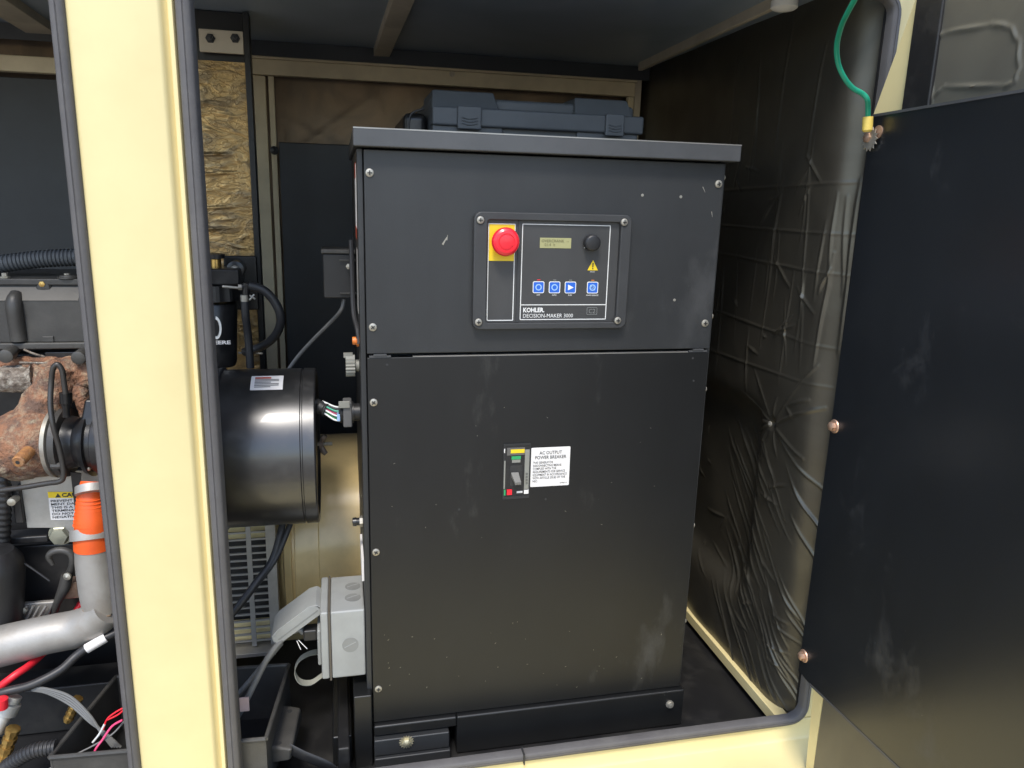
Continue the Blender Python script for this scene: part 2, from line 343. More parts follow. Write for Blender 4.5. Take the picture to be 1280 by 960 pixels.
def recess(U, V):
    y = U + YF + 0.01; z = V - 0.05
    s = lambda t, w=0.012: 1 / (1 + np.exp(-t / w))
    r = -0.035 * s(y - 0.15 - 0.02 * (z < 0.2)) * s(0.61 - z) * s(z - 0.13 - 0.0 * y)
    r += -0.034 * np.exp(-(U / 0.045) ** 2)
    r += -0.012 * np.exp(-((y - PY) ** 2 + (z - PZ) ** 2) / 0.012 ** 2)
    return r
wr = foil_sheet('wall_right', (XW, YF + 0.01, -0.05), (0, 1, 0), (0, 0, 1), 1.20, ZC + 0.05, (-1, 0, 0), 480, 640, segs, foilw, None, recess, 0.003, 1.7)
tag(wr, 'dark creased foil insulation lining the right inner wall', kind='structure')
pin = MB().lathe((XW - .004, PY, PZ), (XW - .03, PY, PZ), [(0, .007), (.002, .007), (.004, .004), (.006, 0)], 14)
obj('insulation_pin', pin, steel, wr)
obj('outer_skin', MB().box(XW + .055, XW + .06, YF + .02, 1.1, -.12, ZC), cream, wr)
# cream foot strip under the foil
tag(obj('wall_foot_strip', MB().box(XW - .012, XW + .02, YF + .015, 1.08, -.075, -.048), cream, None, bevel=.002), 'cream metal strip along the foot of the right wall', kind='structure')
# back wall
YB = 1.02
bseg = [(random.uniform(0, 1.2), random.uniform(.9, 1.5), random.uniform(0, 1.2), random.uniform(.9, 1.5), .003, .006) for _ in range(40)]
wb = foil_sheet('wall_back', (-2.2, YB + .03, -.1), (1, 0, 0), (0, 0, 1), 3.16, ZC + .1, (0, -1, 0), 260, 130, [(a + 1.9, b, c + 1.9, d, e, f) for a, b, c, d, e, f in bseg], foilb, None, None, .004)
tag(wb, 'dark brown foil insulation of the back wall', kind='structure')
wl = obj('wall_left', MB().box(-2.23, -2.2, YF + .05, 1.12, -.1, ZC), foilb); tag(wl, kind='structure')

# wall frame: cream members on the back wall
fr = empty('wall_frame', P(330, 440, y=1.0), 'cream steel frame against the back wall, top rail and uprights', 'frame')
a = P(315, 75, y=1.0); b = P(315, 98, y=1.0)
obj('top_rail', MB().box(a.x, .87, .975, 1.0, 1.405, 1.45).box(a.x, .87, .96, .975, 1.445, 1.452), framem, fr, bevel=.002)
u1 = MB().box(-.275, -.238, .99, 1.012, -.09, 1.404); obj('upright', u1, framem, fr, bevel=.002)
obj('upright', MB().box(-.230, -.214, .985, 1.0, -.09, 1.404), framem, fr, bevel=.002)
obj('upright', MB().box(.872, .895, .985, 1.01, 1.20, 1.49), beam_p, fr, bevel=.002)
obj('upright', MB().box(.850, .868, .975, 1.0, 1.20, 1.404), framem, fr, bevel=.002)
rb = MB().lathe((0, 0, 0), (0, -1, 0), [(0, .010), (.003, .010), (.003, .007), (.008, .006), (.009, 0)], 10)
q = P(565, 92, y=.975); bb = obj('bolt', MB().lathe(q, q + Vector((0, -1, 0)), [(0, .009), (.003, .009), (.003, .006), (.008, .005), (.009, 0)], 10), beam_p, fr)
for px, py in ((796, 82),): inst(bb, WL[bb] + (P(px, py, y=.975) - q), fr)

tag(obj('ceiling_drop', MB().box(-2.19, XW - .002, .957, .9595, 1.452, ZC - .001), backm), kind='structure')
# ceiling ribs
def rib(p0, p1, w, label):
    a, b = Vector(p0), Vector(p1); d = (b - a).normalized(); n = Vector((-d.y, d.x, 0)) * w / 2
    poly = [a - n, a + n, b + n, b - n]
    m = MB().prism([(v.x, v.y, ZC - .022) for v in poly], (0, 0, .024))
    o = obj('ceiling_rib', m, beam_p, None, bevel=.002); tag(o, label, 'rib', 'steel ribs under the enclosure roof')
rib(P(520, -40, z=ZC - .02), P(474, 78, z=ZC - .02), .045, 'slanting steel rib under the roof above the control cabinet')
rib(P(-60, -30, z=ZC - .02), P(90, 66, z=ZC - .02), .075, 'broad steel rib under the roof above the engine, left of the post')
rib(P(982, 8, z=ZC - .02) + Vector((-.015, 0, 0)), P(806, 88, z=ZC - .02) + Vector((-.015, 0, 0)), .014, 'thin roof edge rib along the right wall')
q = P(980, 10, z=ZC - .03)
tag(obj('roof_glare_spot', MB().lathe(q, q - Vector((0, 0, 1)), [(-.012, .026), (0, .026), (.004, .02), (.007, 0)], 20), white), 'round white disc standing in for a glare spot under the roof near the top right corner', 'bolt')  # added white disc, paints the glare spot on the ceiling
# engine-bay back rail + dark panel
rail = obj('back_rail', MB().box(-1.9, -.40, .93, .96, 1.37, 1.41), framem, None, bevel=.003); tag(rail, 'cream rail high across the back of the engine bay', 'rail')
tag(obj('bay_panel', MB().box(-1.95, -.36, .965, .975, -.09, 1.36), backm, None, bevel=.002), 'large dark panel behind the engine', 'panel')
tag(obj('duct_panel', MB().box(-.205, .30, .93, .965, -.09, 1.222), backm, None, bevel=.003), 'tall dark panel behind the control cabinet, left of it', 'panel')
q = P(343, 188, y=.93); tag(obj('panel_bolt', MB().lathe(q, q + Vector((0, -1, 0)), [(0, .012), (.003, .012), (.005, .008), (.008, 0)], 12), powder), 'dark bolt head at the top corner of the tall back panel', 'bolt')

# insulated column between engine and alternator
col = empty('insulated_column', (-.29, .62, -.09), 'column faced with wrinkled dark foil, its warm reflections painted gold, beside the post', 'column')
obj('core', MB().box(-.397, -.245, .626, .70, -.09, ZC - .003), powder_d, col)
cs = []
for k in range(90):
    z = random.uniform(.5, 1.4); x = random.uniform(0, .14)
    cs.append((x, z, x + random.uniform(-.06, .06), z + random.uniform(-.012, .012), random.uniform(.0008, .0022), random.uniform(.002, .004)))
for z in (1.245, 1.20, 1.12, 1.07, .98): cs.append((0, z, .1, z + .004, .0035, .0035))
foil_sheet('foil_facing', (-.395, .621, -.08), (1, 0, 0), (0, 0, 1), .144, 1.46, (0, -1, 0), 66, 620, cs, foilg, col, None, .0018)
obj('edge_trim', MB().box(-.252, -.238, .60, .64, -.09, ZC - .004), powder_d, col, bevel=.002)
obj('bracket', MB().box(-.350, -.252, .598, .607, 1.395, 1.445), beam_p, col, bevel=.002)
for px in (263, 294):
    q = P(px, 48, y=.598); obj('bolt', MB().lathe(q, q + Vector((0, -1, 0)), [(-.002, .011), (.003, .011), (.0031, .0075), (.008, .007), (.009, 0)], 6), powder, col)

# ---------------------------------------------------------------- centre post
post = empty('door_post', (-.345, YF, -.09), 'broad cream door post with grey rubber seals, left of the cabinet', 'post')
prof = [(-.425, .10), (-.425, .004), (-.423, .001), (-.418, 0), (-.300, 0), (-.296, .0015), (-.293, .006), (-.290, .012), (-.2865, .014), (-.2855, .008), (-.282, .006), (-.279, .006), (-.277, .009), (-.276, .10), (-.280, .10), (-.280, .02), (-.42, .02), (-.42, .10)]
obj('post_skin', MB().prism([(x - .002, YF + y, -.3) for x, y in prof], (0, 0, 2.1)), cream, post, ang=50)
def seal_profile(cx, w, y0, y1):
    return [(cx - w / 2, y1), (cx - w / 2, y0 + .006), (cx - w / 2 + .003, y0 + .0015), (cx - .0015, y0), (cx, y0 + .0016), (cx + .0015, y0), (cx + w / 2 - .003, y0 + .0015), (cx + w / 2, y0 + .006), (cx + w / 2, y1)]
obj('rubber_seal', MB().prism([(x, YF + y, -.3) for x, y in seal_profile(-.4360, .020, -.009, .03)], (0, 0, 2.1)), rubber, post, ang=50)
obj('rubber_seal', MB().prism([(x, YF + y, -.3) for x, y in seal_profile(-.2640, .022, -.009, .03)], (0, 0, 2.1)), rubber, post, ang=50)

# ---------------------------------------------------------------- opening frame: sill, jamb, seal
df = empty('door_frame', (.3, YF, -.2), 'cream sill and jamb of the enclosure opening with grey seal', 'door frame')
sill = MB()
sp = [(.012, -.040), (.0, -.044), (0, -.086), (-.004, -.092), (-.05, -.098), (-.75, -.106), (-.75, -.30), (.012, -.30)]
sill.prism([(-.40, YF + y, z) for y, z in sp], (1.90, 0, 0)); obj('sill', sill, cream, df, bevel=.002)
jamb = MB().box(.955, 1.012, YF, YF + .015, -.0398, 1.75); obj('jamb', jamb, cream, df, bevel=.002)
obj('jamb_filler', MB().box(XW + .028, .954, YF + .0125, YF + .016, -.05, ZC - .002), floorm, df)
obj('header', MB().box(-.276, .9548, YF, YF + .015, 1.462, 1.75), cream, df, bevel=.002)
# seal runs along sill, round the corner, up the jamb and across the head
sx0, sx1, sz0, sz1, rr = -.25, .949, -.042, 1.456, .035
path = [(sx0, sz0)] + [(sx1 - rr + rr * math.sin(R(t)), sz0 + rr - rr * math.cos(R(t))) for t in range(0, 91, 15)] + [(sx1 - rr + rr * math.cos(R(t)), sz1 - rr + rr * math.sin(R(t))) for t in range(0, 91, 15)] + [(sx0, sz1)]
seal = MB()
sec = [(-.0085, .012), (-.0088, -.006), (-.006, -.009), (-.001, -.0095), (0, -.0078), (.001, -.0095), (.006, -.009), (.0088, -.006), (.0088, .03)]
pts = []
fine = []
for i in range(len(path) - 1):
    (ax, az), (bx, bz) = path[i], path[i + 1]; n = max(1, int(math.hypot(bx - ax, bz - az) / .02))
    fine += [(ax + (bx - ax) * k / n, az + (bz - az) * k / n) for k in range(n)]
fine.append(path[-1])
vs = []
for i, (x, z) in enumerate(fine):
    a_, b_ = fine[max(0, i - 1)], fine[min(len(fine) - 1, i + 1)]; d = Vector((b_[0] - a_[0], 0, b_[1] - a_[1])).normalized(); nrm = Vector((d.z, 0, -d.x))
    wv = .0009 * math.sin(i * .7) + .0006 * math.sin(i * 1.9)
    for o_, y in sec: vs.append(Vector((x, YF + y + wv, z)) + nrm * (o_ + wv))
k = len(sec); seal.add(vs, [(i * k + j, i * k + j + 1, (i + 1) * k + j + 1, (i + 1) * k + j) for i in range(len(fine) - 1) for j in range(k - 1)])
obj('rubber_seal', seal, rubber, df, ang=50)
q = P(656, 935, y=YF - .014)
obj('seal_joint', MB().box(q.x - .0012, q.x + .0012, YF - .0155, YF + .01, -.052, -.028), MATS['black_ink'], df)

# ---------------------------------------------------------------- open door on the right
door = empty('open_door', (.97, -.16, -.2), 'open cream door on the right with foil lining and black shield panel', 'door')
XD = .905
yR = P(1130, 134, x=XD).y; yFo = P(1164, 130, x=XD).y
obj('door_skin', MB().box(XD + .035, XD + .04, -1.25, yR + .01, -.10, 1.75), cream, door, bevel=.002)
dseg = []
for k in range(22):
    y = random.uniform(0, .9); z = random.uniform(.9, 1.7); dseg.append((y, z, y + random.uniform(-.12, .12), z + random.uniform(-.05, .15), .002, .004))
# rounded pad outline seen behind the shield
def padline(y, z): return (-.235 - y, z + .08)
A = [P(1165, 130, x=XD), P(1163, 55, x=XD), P(1170, 45, x=XD), P(1180, 42, x=XD), P(1240, 30, x=XD), P(1262, 34, x=XD), P(1273, 50, x=XD), P(1274, 85, x=XD), P(1268, 102, x=XD), P(1255, 108, x=XD), P(1180, 108, x=XD), P(1166, 122, x=XD)]
dn = lambda p: (yR - .001 - p.y, p.z + .08)
for i in range(len(A) - 1):
    (a0, b0), (a1, b1) = dn(A[i]), dn(A[i + 1])
    if math.hypot(a1 - a0, b1 - b0) > .001: dseg.append((a0, b0, a1, b1, .003, .003))
def dedge(U, V): return -.02 * np.exp(-(U / .012) ** 2)
foil_sheet('foil_lining', (XD + .001, yR - .001, -.08), (0, -1, 0), (0, 0, 1), 1.0, 1.83, (-1, 0, 0), 420, 600, dseg, foild, door, None, .0015, 1.5)
obj('foam_edge', MB().box(XD - .006, XD + .03, yFo, yR - .0005, .25, 1.74), floorm, door, bevel=.003)
# cream stile with its slanted edge
tp = P(1090, 148, x=XD); a1 = P(1151, -10, x=XD)
stm = MB().prism([(XD, yR, 1.02), (XD, tp.y, 1.02), (XD, tp.y, tp.z), (XD, yR + .0005, a1.z + .01)], (.004, 0, 0))
stm.prism([(XD, yR, -.10), (XD, yR + .022, -.10), (XD, tp.y, 1.0199), (XD, yR, 1.0199)], (.004, 0, 0))
obj('stile', stm, cream, door)
obj('bottom_flange', MB().box(XD - .012, XD + .034, -1.25, yR + .005, -.09, -.078), cream, door, bevel=.002)
# black shield panel
XS = .86
tl = P(1090, 148, x=XS); tr = P(1280, 115, x=XS); bl = P(998, 838, x=XS); b1 = P(1012, 855, x=XS); b2 = P(1128, 960, x=XS)
print('shield', tl, tr, bl, b1, b2)
zt = 1.236; zb = .145; y0 = -.185
poly = [(y0, zt), (y0 + .006, .18), (y0 - .012, b1.z), (-1.15, b1.z - .005), (-1.15, zt)]
poly = [(tl.y, zt), (bl.y, bl.z), (b1.y, b1.z), (-1.15, b1.z + (b2.z - b1.z) * 2.4), (-1.15, zt + .01)]
sp_ = obj('shield_panel', MB().prism([(XS, y, z) for y, z in poly], (.0025, 0, 0)), shieldm, door)
e = MB()
for (ya, za), (yb, zb_) in ((poly[0], poly[4]), (poly[2], poly[3])):
    d = Vector((0, yb - ya, zb_ - za)).normalized(); n_ = Vector((0, -d.z, d.y)) * .0022
    e.prism([Vector((XS - .001, ya, za)) - n_, Vector((XS - .001, ya, za)) + n_, Vector((XS - .001, yb, zb_)) + n_, Vector((XS - .001, yb, zb_)) - n_], (.006, 0, 0))
obj('folded_edge', e, lidm, sp_)  # paler lid coat paints the highlight along the folds
hexb = None
for px, py in ((1086, 172), (1041, 533), (1003, 820)):
    q = P(px, py, x=XS - .004)
    if hexb is None:
        m = MB().lathe(q + Vector((.004, 0, 0)), q - Vector((1, 0, 0)), [(0, .013), (.0025, .012), (.0026, .009), (.010, .0085), (.0115, .006), (.012, 0)], 6)
        m.lathe(q + Vector((.0035, 0, 0)), q - Vector((1, 0, 0)), [(0, .0135), (.0022, .0125), (.003, .009)], 20)
        hexb = obj('bolt', m, copperb, sp_, at=q); q0 = q
    else: inst(hexb, q, sp_)
for k, (px, py) in enumerate(((1098, 165),)):
    q = P(px, py, x=XS); obj('hole_ring', MB().lathe(q, q - Vector((1, 0, 0)), [(0, .011), (.0015, .011), (.002, .006)], 16), copperb, sp_)

# star washer and ground lug (on the top bolt) + green wire
gw = empty('ground_wire', P(1086, 172, x=XS - .01), 'green earth wire with yellow crimp bolted to the shield panel corner', 'wire')
q = P(1088, 174, x=XS - .0045)
sw = MB()
n = 14
for i in range(n):
    a_ = 2 * math.pi * i / n
    for da, r in ((0, .019), (.5, .019)):
        pass
vs = []
for i in range(2 * n):
    r = .0205 if i % 2 == 0 else .015; a_ = math.pi * i / n; vs.append((q.x, q.y + r * math.cos(a_), q.z + r * math.sin(a_)))
sw.prism(vs, (-.002, 0, 0)); obj('star_washer', sw, steel, gw)
top = P(1085, 146, x=XS - .02); mid = P(1084, 165, x=XS - .018)
obj('crimp', MB().lathe(mid, top, [(0, .006), (.003, .0085), ((top - mid).length, .0085)], 12), yelc, gw)
pth = [P(1085, 148, x=XS - .02), P(1085, 134, x=XS - .03), P(1084, 124, x=XS - .04), P(1078, 117, x=XS - .05), P(1066, 110, x=XS - .07), P(1056, 98, x=XS - .09), P(1048, 80, x=XS - .11), P(1046, 58, x=XS - .13), P(1051, 35, x=XS - .15), P(1060, 15, x=XS - .17), P(1075, -12, x=XS - .19)]
obj('wire', MB().tube(pth, .0042, 10), greenc, gw)

# ================================================================= CONTROL CABINET
cab = empty('control_cabinet', (.35, .25, -.09), 'tall black steel control cabinet with red stop button and keypad', 'control cabinet')
CW, ZS = .692, .786
SEAM = .012
obj('body', MB().box(-.0005, .688, .055, .52, .0, 1.16).box(-.012, -.0008, .012, .52, .0, 1.16).box(.6883, .700, .012, .52, .0, 1.16), powder, cab, bevel=.002)
obj('lid_edge_highlight', MB().box(-.0175, .7115, -.0224, -.0205, 1.1905, 1.1928), edgem, cab)  # added pale strip, paints the sky-lit highlight on the lid's front edge
obj('top_lid', MB().box(-.018, .712, -.022, .54, 1.161, 1.192), lidm, cab, bevel=.0025)
up = obj('upper_panel', MB().box(.0, CW, 0, .012, ZS + .0065, 1.158), powder, cab, bevel=.0015)
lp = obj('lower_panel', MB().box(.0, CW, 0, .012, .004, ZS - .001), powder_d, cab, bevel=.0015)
# returned top flange of the lower panel, its highlight painted as a pale strip
obj('door_edge_highlight', MB().box(.085, .645, -.0006, .0118, ZS - .0009, ZS + .0010), edgem, cab)
for x0 in (.004, CW - .045):
    h = MB().box(x0, x0 + .040, -.0012, .011, ZS - .0006, ZS + .0030)
    h.box(x0 + .008, x0 + .032, -.0030, .002, ZS + .0034, ZS + .0062); obj('hinge_clip', h, lidm, cab)
# base rail
base = MB().box(.0, .700, -.012, .50, -.09, .001)
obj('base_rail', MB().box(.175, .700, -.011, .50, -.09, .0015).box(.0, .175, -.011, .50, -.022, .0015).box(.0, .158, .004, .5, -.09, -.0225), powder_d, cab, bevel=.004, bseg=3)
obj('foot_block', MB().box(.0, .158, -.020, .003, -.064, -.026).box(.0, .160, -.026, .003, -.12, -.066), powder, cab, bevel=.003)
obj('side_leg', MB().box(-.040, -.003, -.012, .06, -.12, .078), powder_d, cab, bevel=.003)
obj('side_post', MB().box(-.085, -.045, .0, .5, -.09, -.02), powder_d, cab, bevel=.004)
# side screws on edges
def screw_mesh(r=.0075):
    m = MB().lathe((0, .001, 0), (0, -1, 0), [(0, r), (.002, r), (.0032, r * .93), (.0038, r * .75), (.0040, 0)], 24, 0)
    m.box(-r * .55, r * .55, -.0043, -.0035, -r * .13, r * .13, 1); m.box(-r * .13, r * .13, -.0043, -.0035, -r * .55, r * .55, 1); return m
m = screw_mesh(); first = None
for par, lst in ((up, ((462, 216), (466, 409), (898, 230), (881, 404))), (lp, ((467, 503), (470, 690), (473, 861)))):
    for px, py in lst:
        q = P(px, py, y=0); mm = MB(); mm.v = [v + q for v in m.v]; mm.f = m.f; mm.m = m.m
        if first is None: first = obj('screw', mm, [steel, ink], par, at=q)
        else: inst(first, q, par, rot=(0, random.uniform(0, 1.5), 0))
q = P(837, 880, y=-.011); obj('base_bolt', MB().lathe(q, q + Vector((0, -1, 0)), [(0, .0095), (.0025, .0095), (.0026, .007), (.007, .0065), (.008, 0)], 12), steel, cab)
q = P(508, 927, y=-.021); sb = MB(); vs = []
for i in range(32):
    r = .0155 if i % 2 == 0 else .0115; a_ = math.pi * i / 16; vs.append((q.x + r * math.cos(a_), q.y, q.z + r * math.sin(a_)))
sb.prism(vs, (0, -.0025, 0)); sb.lathe(q, q + Vector((0, -1, 0)), [(0, .009), (.006, .009), (.008, .006), (.009, 0)], 6); obj('star_bolt', sb, mat('yellow_zinc', (.55, .5, .34), .45, .7), cab)
hole = MB().lathe((0, .0, 0), (0, -1, 0), [(0, .0035), (.0006, .0035), (.0007, .0018)], 12)
hf = None; hl = None
for px, py, par in ((803, 244, up), (851, 246, up), (843, 375, up), (484, 456, lp), (866, 448, lp), (867, 476, lp), (574, 637, lp), (682, 624, lp)):
    q = P(px, py, y=0); mm = MB(); mm.v = [v * (.8 if par is up else .7) + q for v in hole.v]; mm.f = hole.f; mm.m = hole.m
    if par is up:
        if hf is None: hf = obj('rivet_hole', mm, steel, par, at=q)
        else: inst(hf, q, par)
    elif hl is None: hl = obj('rivet_hole', mm, ink, par, at=q)
    else: inst(hl, q, par)
for px, py in ((906, 222), (889, 395), (882, 486), (866, 656), (858, 775)):
    z = P(px, py, y=.02).z
    sidep = MB().lathe((.6995, .02, z), (1, .02, z), [(0, .0065), (.002, .0065), (.004, .004), (.0045, 0)], 12); obj('side_screw', sidep, steel, cab)

# paint scratches (thin bare metal nicks)
sc = MB()
def nick(px, py, L, ang, w=.0009):
    q = P(px, py, y=-.0004); d = Vector((math.cos(R(ang)), 0, math.sin(R(ang)))); n_ = Vector((-d.z, 0, d.x)) * w
    sc.quad(q - d * L / 2 - n_, q - d * L / 2 + n_, q + d * L / 2 + n_ * .3, q + d * L / 2 - n_ * .3)
nick(556, 301, .016, 60, .0018); nick(559, 297, .010, 80); nick(880, 237, .012, -60); nick(890, 268, .011, -75)
for _ in range(46):
    nick(random.uniform(480, 840), random.choice((random.uniform(770, 860), random.uniform(500, 860))), random.uniform(.0008, .004), random.uniform(0, 180), .0005)
obj('paint_nicks', sc, MATS['zinc_steel'], cab)['kind'] = 'stuff'
# side decals, lamp, knob and fittings on the left side
xl = -.0125
obj('side_label', MB().box(xl - .0006, xl, .05, .14, 1.02, 1.135), labelw, cab)
obj('side_label', MB().box(xl - .0009, xl - .0006, .05, .14, 1.11, 1.138), redl, cab)
obj('side_label', MB().box(xl - .0009, xl - .0006, .05, .14, 1.0, 1.022), redl, cab)
obj('side_label', MB().box(xl - .0006, xl, .05, .13, .86, .98), mat('faded_label', (.35, .34, .32), .5), cab)
q = P(441, 426, y=.10); obj('side_lamp', MB().lathe((xl, .1, q.z), (-1, .1, q.z), [(0, .012), (.004, .012), (.005, .008), (.012, .008), (.013, 0)], 16), orangeb, cab)
q = P(434, 457, y=.12)
kn = MB()
kn.lathe((xl, .12, q.z), (-1, .12, q.z), [(0, .012), (.008, .012)], 20)
vs = []
pr = []
for i in range(40): a_ = 2 * math.pi * i / 40; r = .022 if i % 2 else .0198; pr.append((xl - .008, .12 + r * math.cos(a_), q.z + r * math.sin(a_)))
kn.prism(pr, (-.018, 0, 0)); kn.box(xl - .030, xl - .012, .115, .125, q.z + .017, q.z + .026)
obj('side_knob', kn, knobg, cab)
q = P(447, 652, y=.08)
obj('side_switch', MB().lathe((xl, .08, q.z), (-1, .08, q.z), [(0, .010), (.004, .010), (.0045, .008), (.012, .008), (.0125, .0095), (.02, .0085), (.021, 0)], 14, 0), engined, cab)
obj('switch_nut', MB().lathe((xl, .08, q.z), (-1, .08, q.z), [(.0, .0115), (.006, .0115)], 6), steel, cab)
obj('side_plate', MB().box(-.017, -.0125, .04, .16, .31, .36), labelw, cab)

# ---- control module on the upper panel
x0, x1, z0, z1 = .206, .503, .838, 1.054
x0 = P(590, 340, y=0).x; x1 = P(783, 340, y=0).x; zt_ = (P(590, 265, y=0).z + P(786, 268, y=0).z) / 2; zb_ = (P(591, 409, y=0).z + P(778, 410, y=0).z) / 2
cm = obj('control_module', MB(), bezelp, cab) if False else None
bz = MB(); D = -.016
outer = rrect(x0, x1, zb_, zt_, .014, 5); inner = rrect(x0 + .026, x1 - .022, zb_ + .012, zt_ - .014, .005, 5)
ring(bz, outer, inner, D, .001)
cm = obj('control_module', bz, bezelp, cab, bevel=.0025, bseg=3)
YP = -.008      # overlay plane
obj('overlay', MB().box(x0 + .0265, x1 - .0225, YP, -.001, zb_ + .0125, zt_ - .0145), facep, cm)
dv = P(648, 340, y=YP).x
obj('divider', MB().box(dv - .0028, dv + .0022, YP - .0025, YP + .001, zb_ + .0128, zt_ - .0148), bezelp, cm)
def pz(px, py): q = P(px, py, y=YP); return q.x, q.z
def outline(xa, xb, za, zb2, t, name='white_outline'):
    m_ = MB(); o_ = rrect(xa, xb, za, zb2, .0015, 2); i_ = rrect(xa + t, xb - t, za + t, zb2 - t, .001, 2); ring(m_, o_, i_, YP - .0006, YP + .0002); return obj(name, m_, white, cm)
xa, zt2 = pz(610.5, 279); xb = pz(644.5, 279)[0]; zb2 = pz(610, 401)[1]
outline(xa, xb, zb2, zt2, .0015)
mx0, mzt = pz(653, 279.5); mx1 = pz(763.5, 281)[0]; mzb = pz(652, 400)[1]
outline(mx0, mx1, mzb, mzt, .0015)
zl = pz(700, 381)[1]; obj('white_rule', MB().box(mx0 + .001, mx1 - .001, YP - .0006, YP, zl - .0007, zl + .0008), white, cm)
yz0 = pz(620, 326)[1]
obj('yellow_plate', MB().box(xa + .0016, xb - .0016, YP - .0012, YP + .0004, yz0, zt2 - .0016), yel, cm)
q = P(633, 302.5, y=-.035)
es = MB().lathe((q.x, YP - .001, q.z), (q.x, -1, q.z), [(0, .013), (.012, .013), (.0125, .020), (.0145, .0255), (.020, .0262), (.026, .024), (.0285, .020), (.029, .0155), (.0275, .0150), (.0275, .0135), (.0292, .013), (.0298, .009), (.030, 0)], 40)
obj('emergency_stop', es, redp, cm, ang=25)
# display
dx0, dz1 = pz(675, 297); dx1, dz0 = pz(713.5, 310.5)
dsp = obj('display', MB().box(dx0, dx1, YP - .0008, YP + .0005, dz0, dz1), lcd, cm)
text('display_lettering', 'OVERCRANK  --\n   01:4  h', (dx0 + .003, YP - .001, dz1 - .003), XR, ZU, dx1 - dx0 - .008, dz1 - dz0 - .007, lcdi, dsp)
# round knob
q = P(742.5, 304, y=-.03); obj('round_knob', MB().lathe((q.x, YP, q.z), (q.x, -1, q.z), [(0, .0145), (.004, .0155), (.017, .0150), (.0195, .0130), (.020, .0118), (.0195, 0)], 32), blackp, cm, ang=30)
kx, kz = pz(731, 305)
obj('knob_mark', MB().box(kx - .0012, kx, YP - .0006, YP, kz - .008, kz + .008).box(kx, kx + .003, YP - .0006, YP, kz + .0065, kz + .008).box(kx, kx + .003, YP - .0006, YP, kz - .008, kz - .0065), white, cm)
# warning triangle
tx, tz = pz(741, 332)
tri = MB().prism([(tx - .0105, YP - .0006, tz - .009), (tx + .0105, YP - .0006, tz - .009), (tx, YP - .0006, tz + .0105)], (0, .0005, 0)); tro = obj('warning_triangle', tri, yel, cm)
obj('exclamation_mark', MB().box(tx - .0011, tx + .0011, YP - .001, YP - .0006, tz - .003, tz + .005).box(tx - .0011, tx + .0011, YP - .001, YP - .0006, tz - .0068, tz - .0045), ink, tro)
text('lettering', 'FAULT', (tx - .005, YP, tz - .0105), XR, ZU, .010, .0025, white, cm)
names = ['OFF', 'AUTO', 'RUN', 'ALARM SILENCE']
for k, px in enumerate((673, 693, 712.8, 740.5)):
    bx, bz_ = pz(px, 359 + k * .15); hw = .0112
    frm = MB(); o_ = rrect(bx - hw, bx + hw, bz_ - hw, bz_ + hw, .003, 4); i_ = rrect(bx - hw + .0013, bx + hw - .0013, bz_ - hw + .0013, bz_ + hw - .0013, .0022, 4)
    ring(frm, o_, i_, YP - .0012, YP)
    key = obj('key', MB().prism([(a_, YP - .001, b_) for a_, b_ in i_], (0, .001, 0)), blue, cm)
    obj('key_border', frm, white, key)
    if k in (0, 1, 3):
        rg = MB(); n = 24; oo = [(bx + .0062 * math.cos(2 * math.pi * i / n), bz_ + .0062 * math.sin(2 * math.pi * i / n)) for i in range(n)]; ii = [(bx + .0042 * math.cos(2 * math.pi * i / n), bz_ + .0042 * math.sin(2 * math.pi * i / n)) for i in range(n)]
        ring(rg, oo, ii, YP - .0015, YP - .0009)
        if k == 3: rg.prism([(bx - .0055, YP - .0016, bz_ + .0045), (bx - .0045, YP - .0016, bz_ + .0055), (bx + .0055, YP - .0016, bz_ - .0045), (bx + .0045, YP - .0016, bz_ - .0055)], (0, .0004, 0)); rg.box(bx - .002, bx + .002, YP - .0016, YP - .0011, bz_ - .002, bz_ + .002)
        obj('key_symbol', rg, bluel if k < 3 else bluel, key)
    else:
        obj('key_symbol', MB().prism([(bx - .0048, YP - .0015, bz_ - .0055), (bx + .0065, YP - .0015, bz_), (bx - .0048, YP - .0015, bz_ + .0055)], (0, .0004, 0)), white, key)
    w_ = (.007, .009, .007, .025)[k]
    text('lettering', names[k], (bx - w_ / 2, YP, bz_ - hw - .0022), XR, ZU, w_, .0026, white, cm, .01)
    obj('indicator_text', MB().box(bx - .003, bx + .003, YP - .0006, YP, bz_ + hw + .002, bz_ + hw + .0035), (redp, greyk, greyk, orangeb)[k], cm)
kx, kz = pz(654, 384.5); kx2 = pz(680.5, 384.5)[0]
text('lettering', 'KOHLER.', (kx, YP, kz), XR, ZU, kx2 - kx, .0092, white, cm, .035)
kz3 = pz(654, 392.3)[1]; kx3 = pz(715.5, 393)[0]
text('lettering', 'DECISION-MAKER 3000', (kx, YP, kz3), XR, ZU, kx3 - kx + .001, .0074, white, cm, .0)
ax_, az_ = pz(733.5, 384); bx_, bz2 = pz(746, 393.5)
obj('small_sticker', MB().box(ax_, bx_, YP - .0006, YP, bz2, az_), facep, cm)
tt = MB(); ring(tt, rrect(ax_, bx_, bz2, az_, .002, 2), rrect(ax_ + .0008, bx_ - .0008, bz2 + .0008, az_ - .0008, .0015, 2), YP - .001, YP - .0005); obj('sticker_outline', tt, greyk, cm)
text('lettering', 'C2', (ax_ + .004, YP - .0006, az_ - .003), XR, ZU, bx_ - ax_ - .008, az_ - bz2 - .006, greyk, cm)
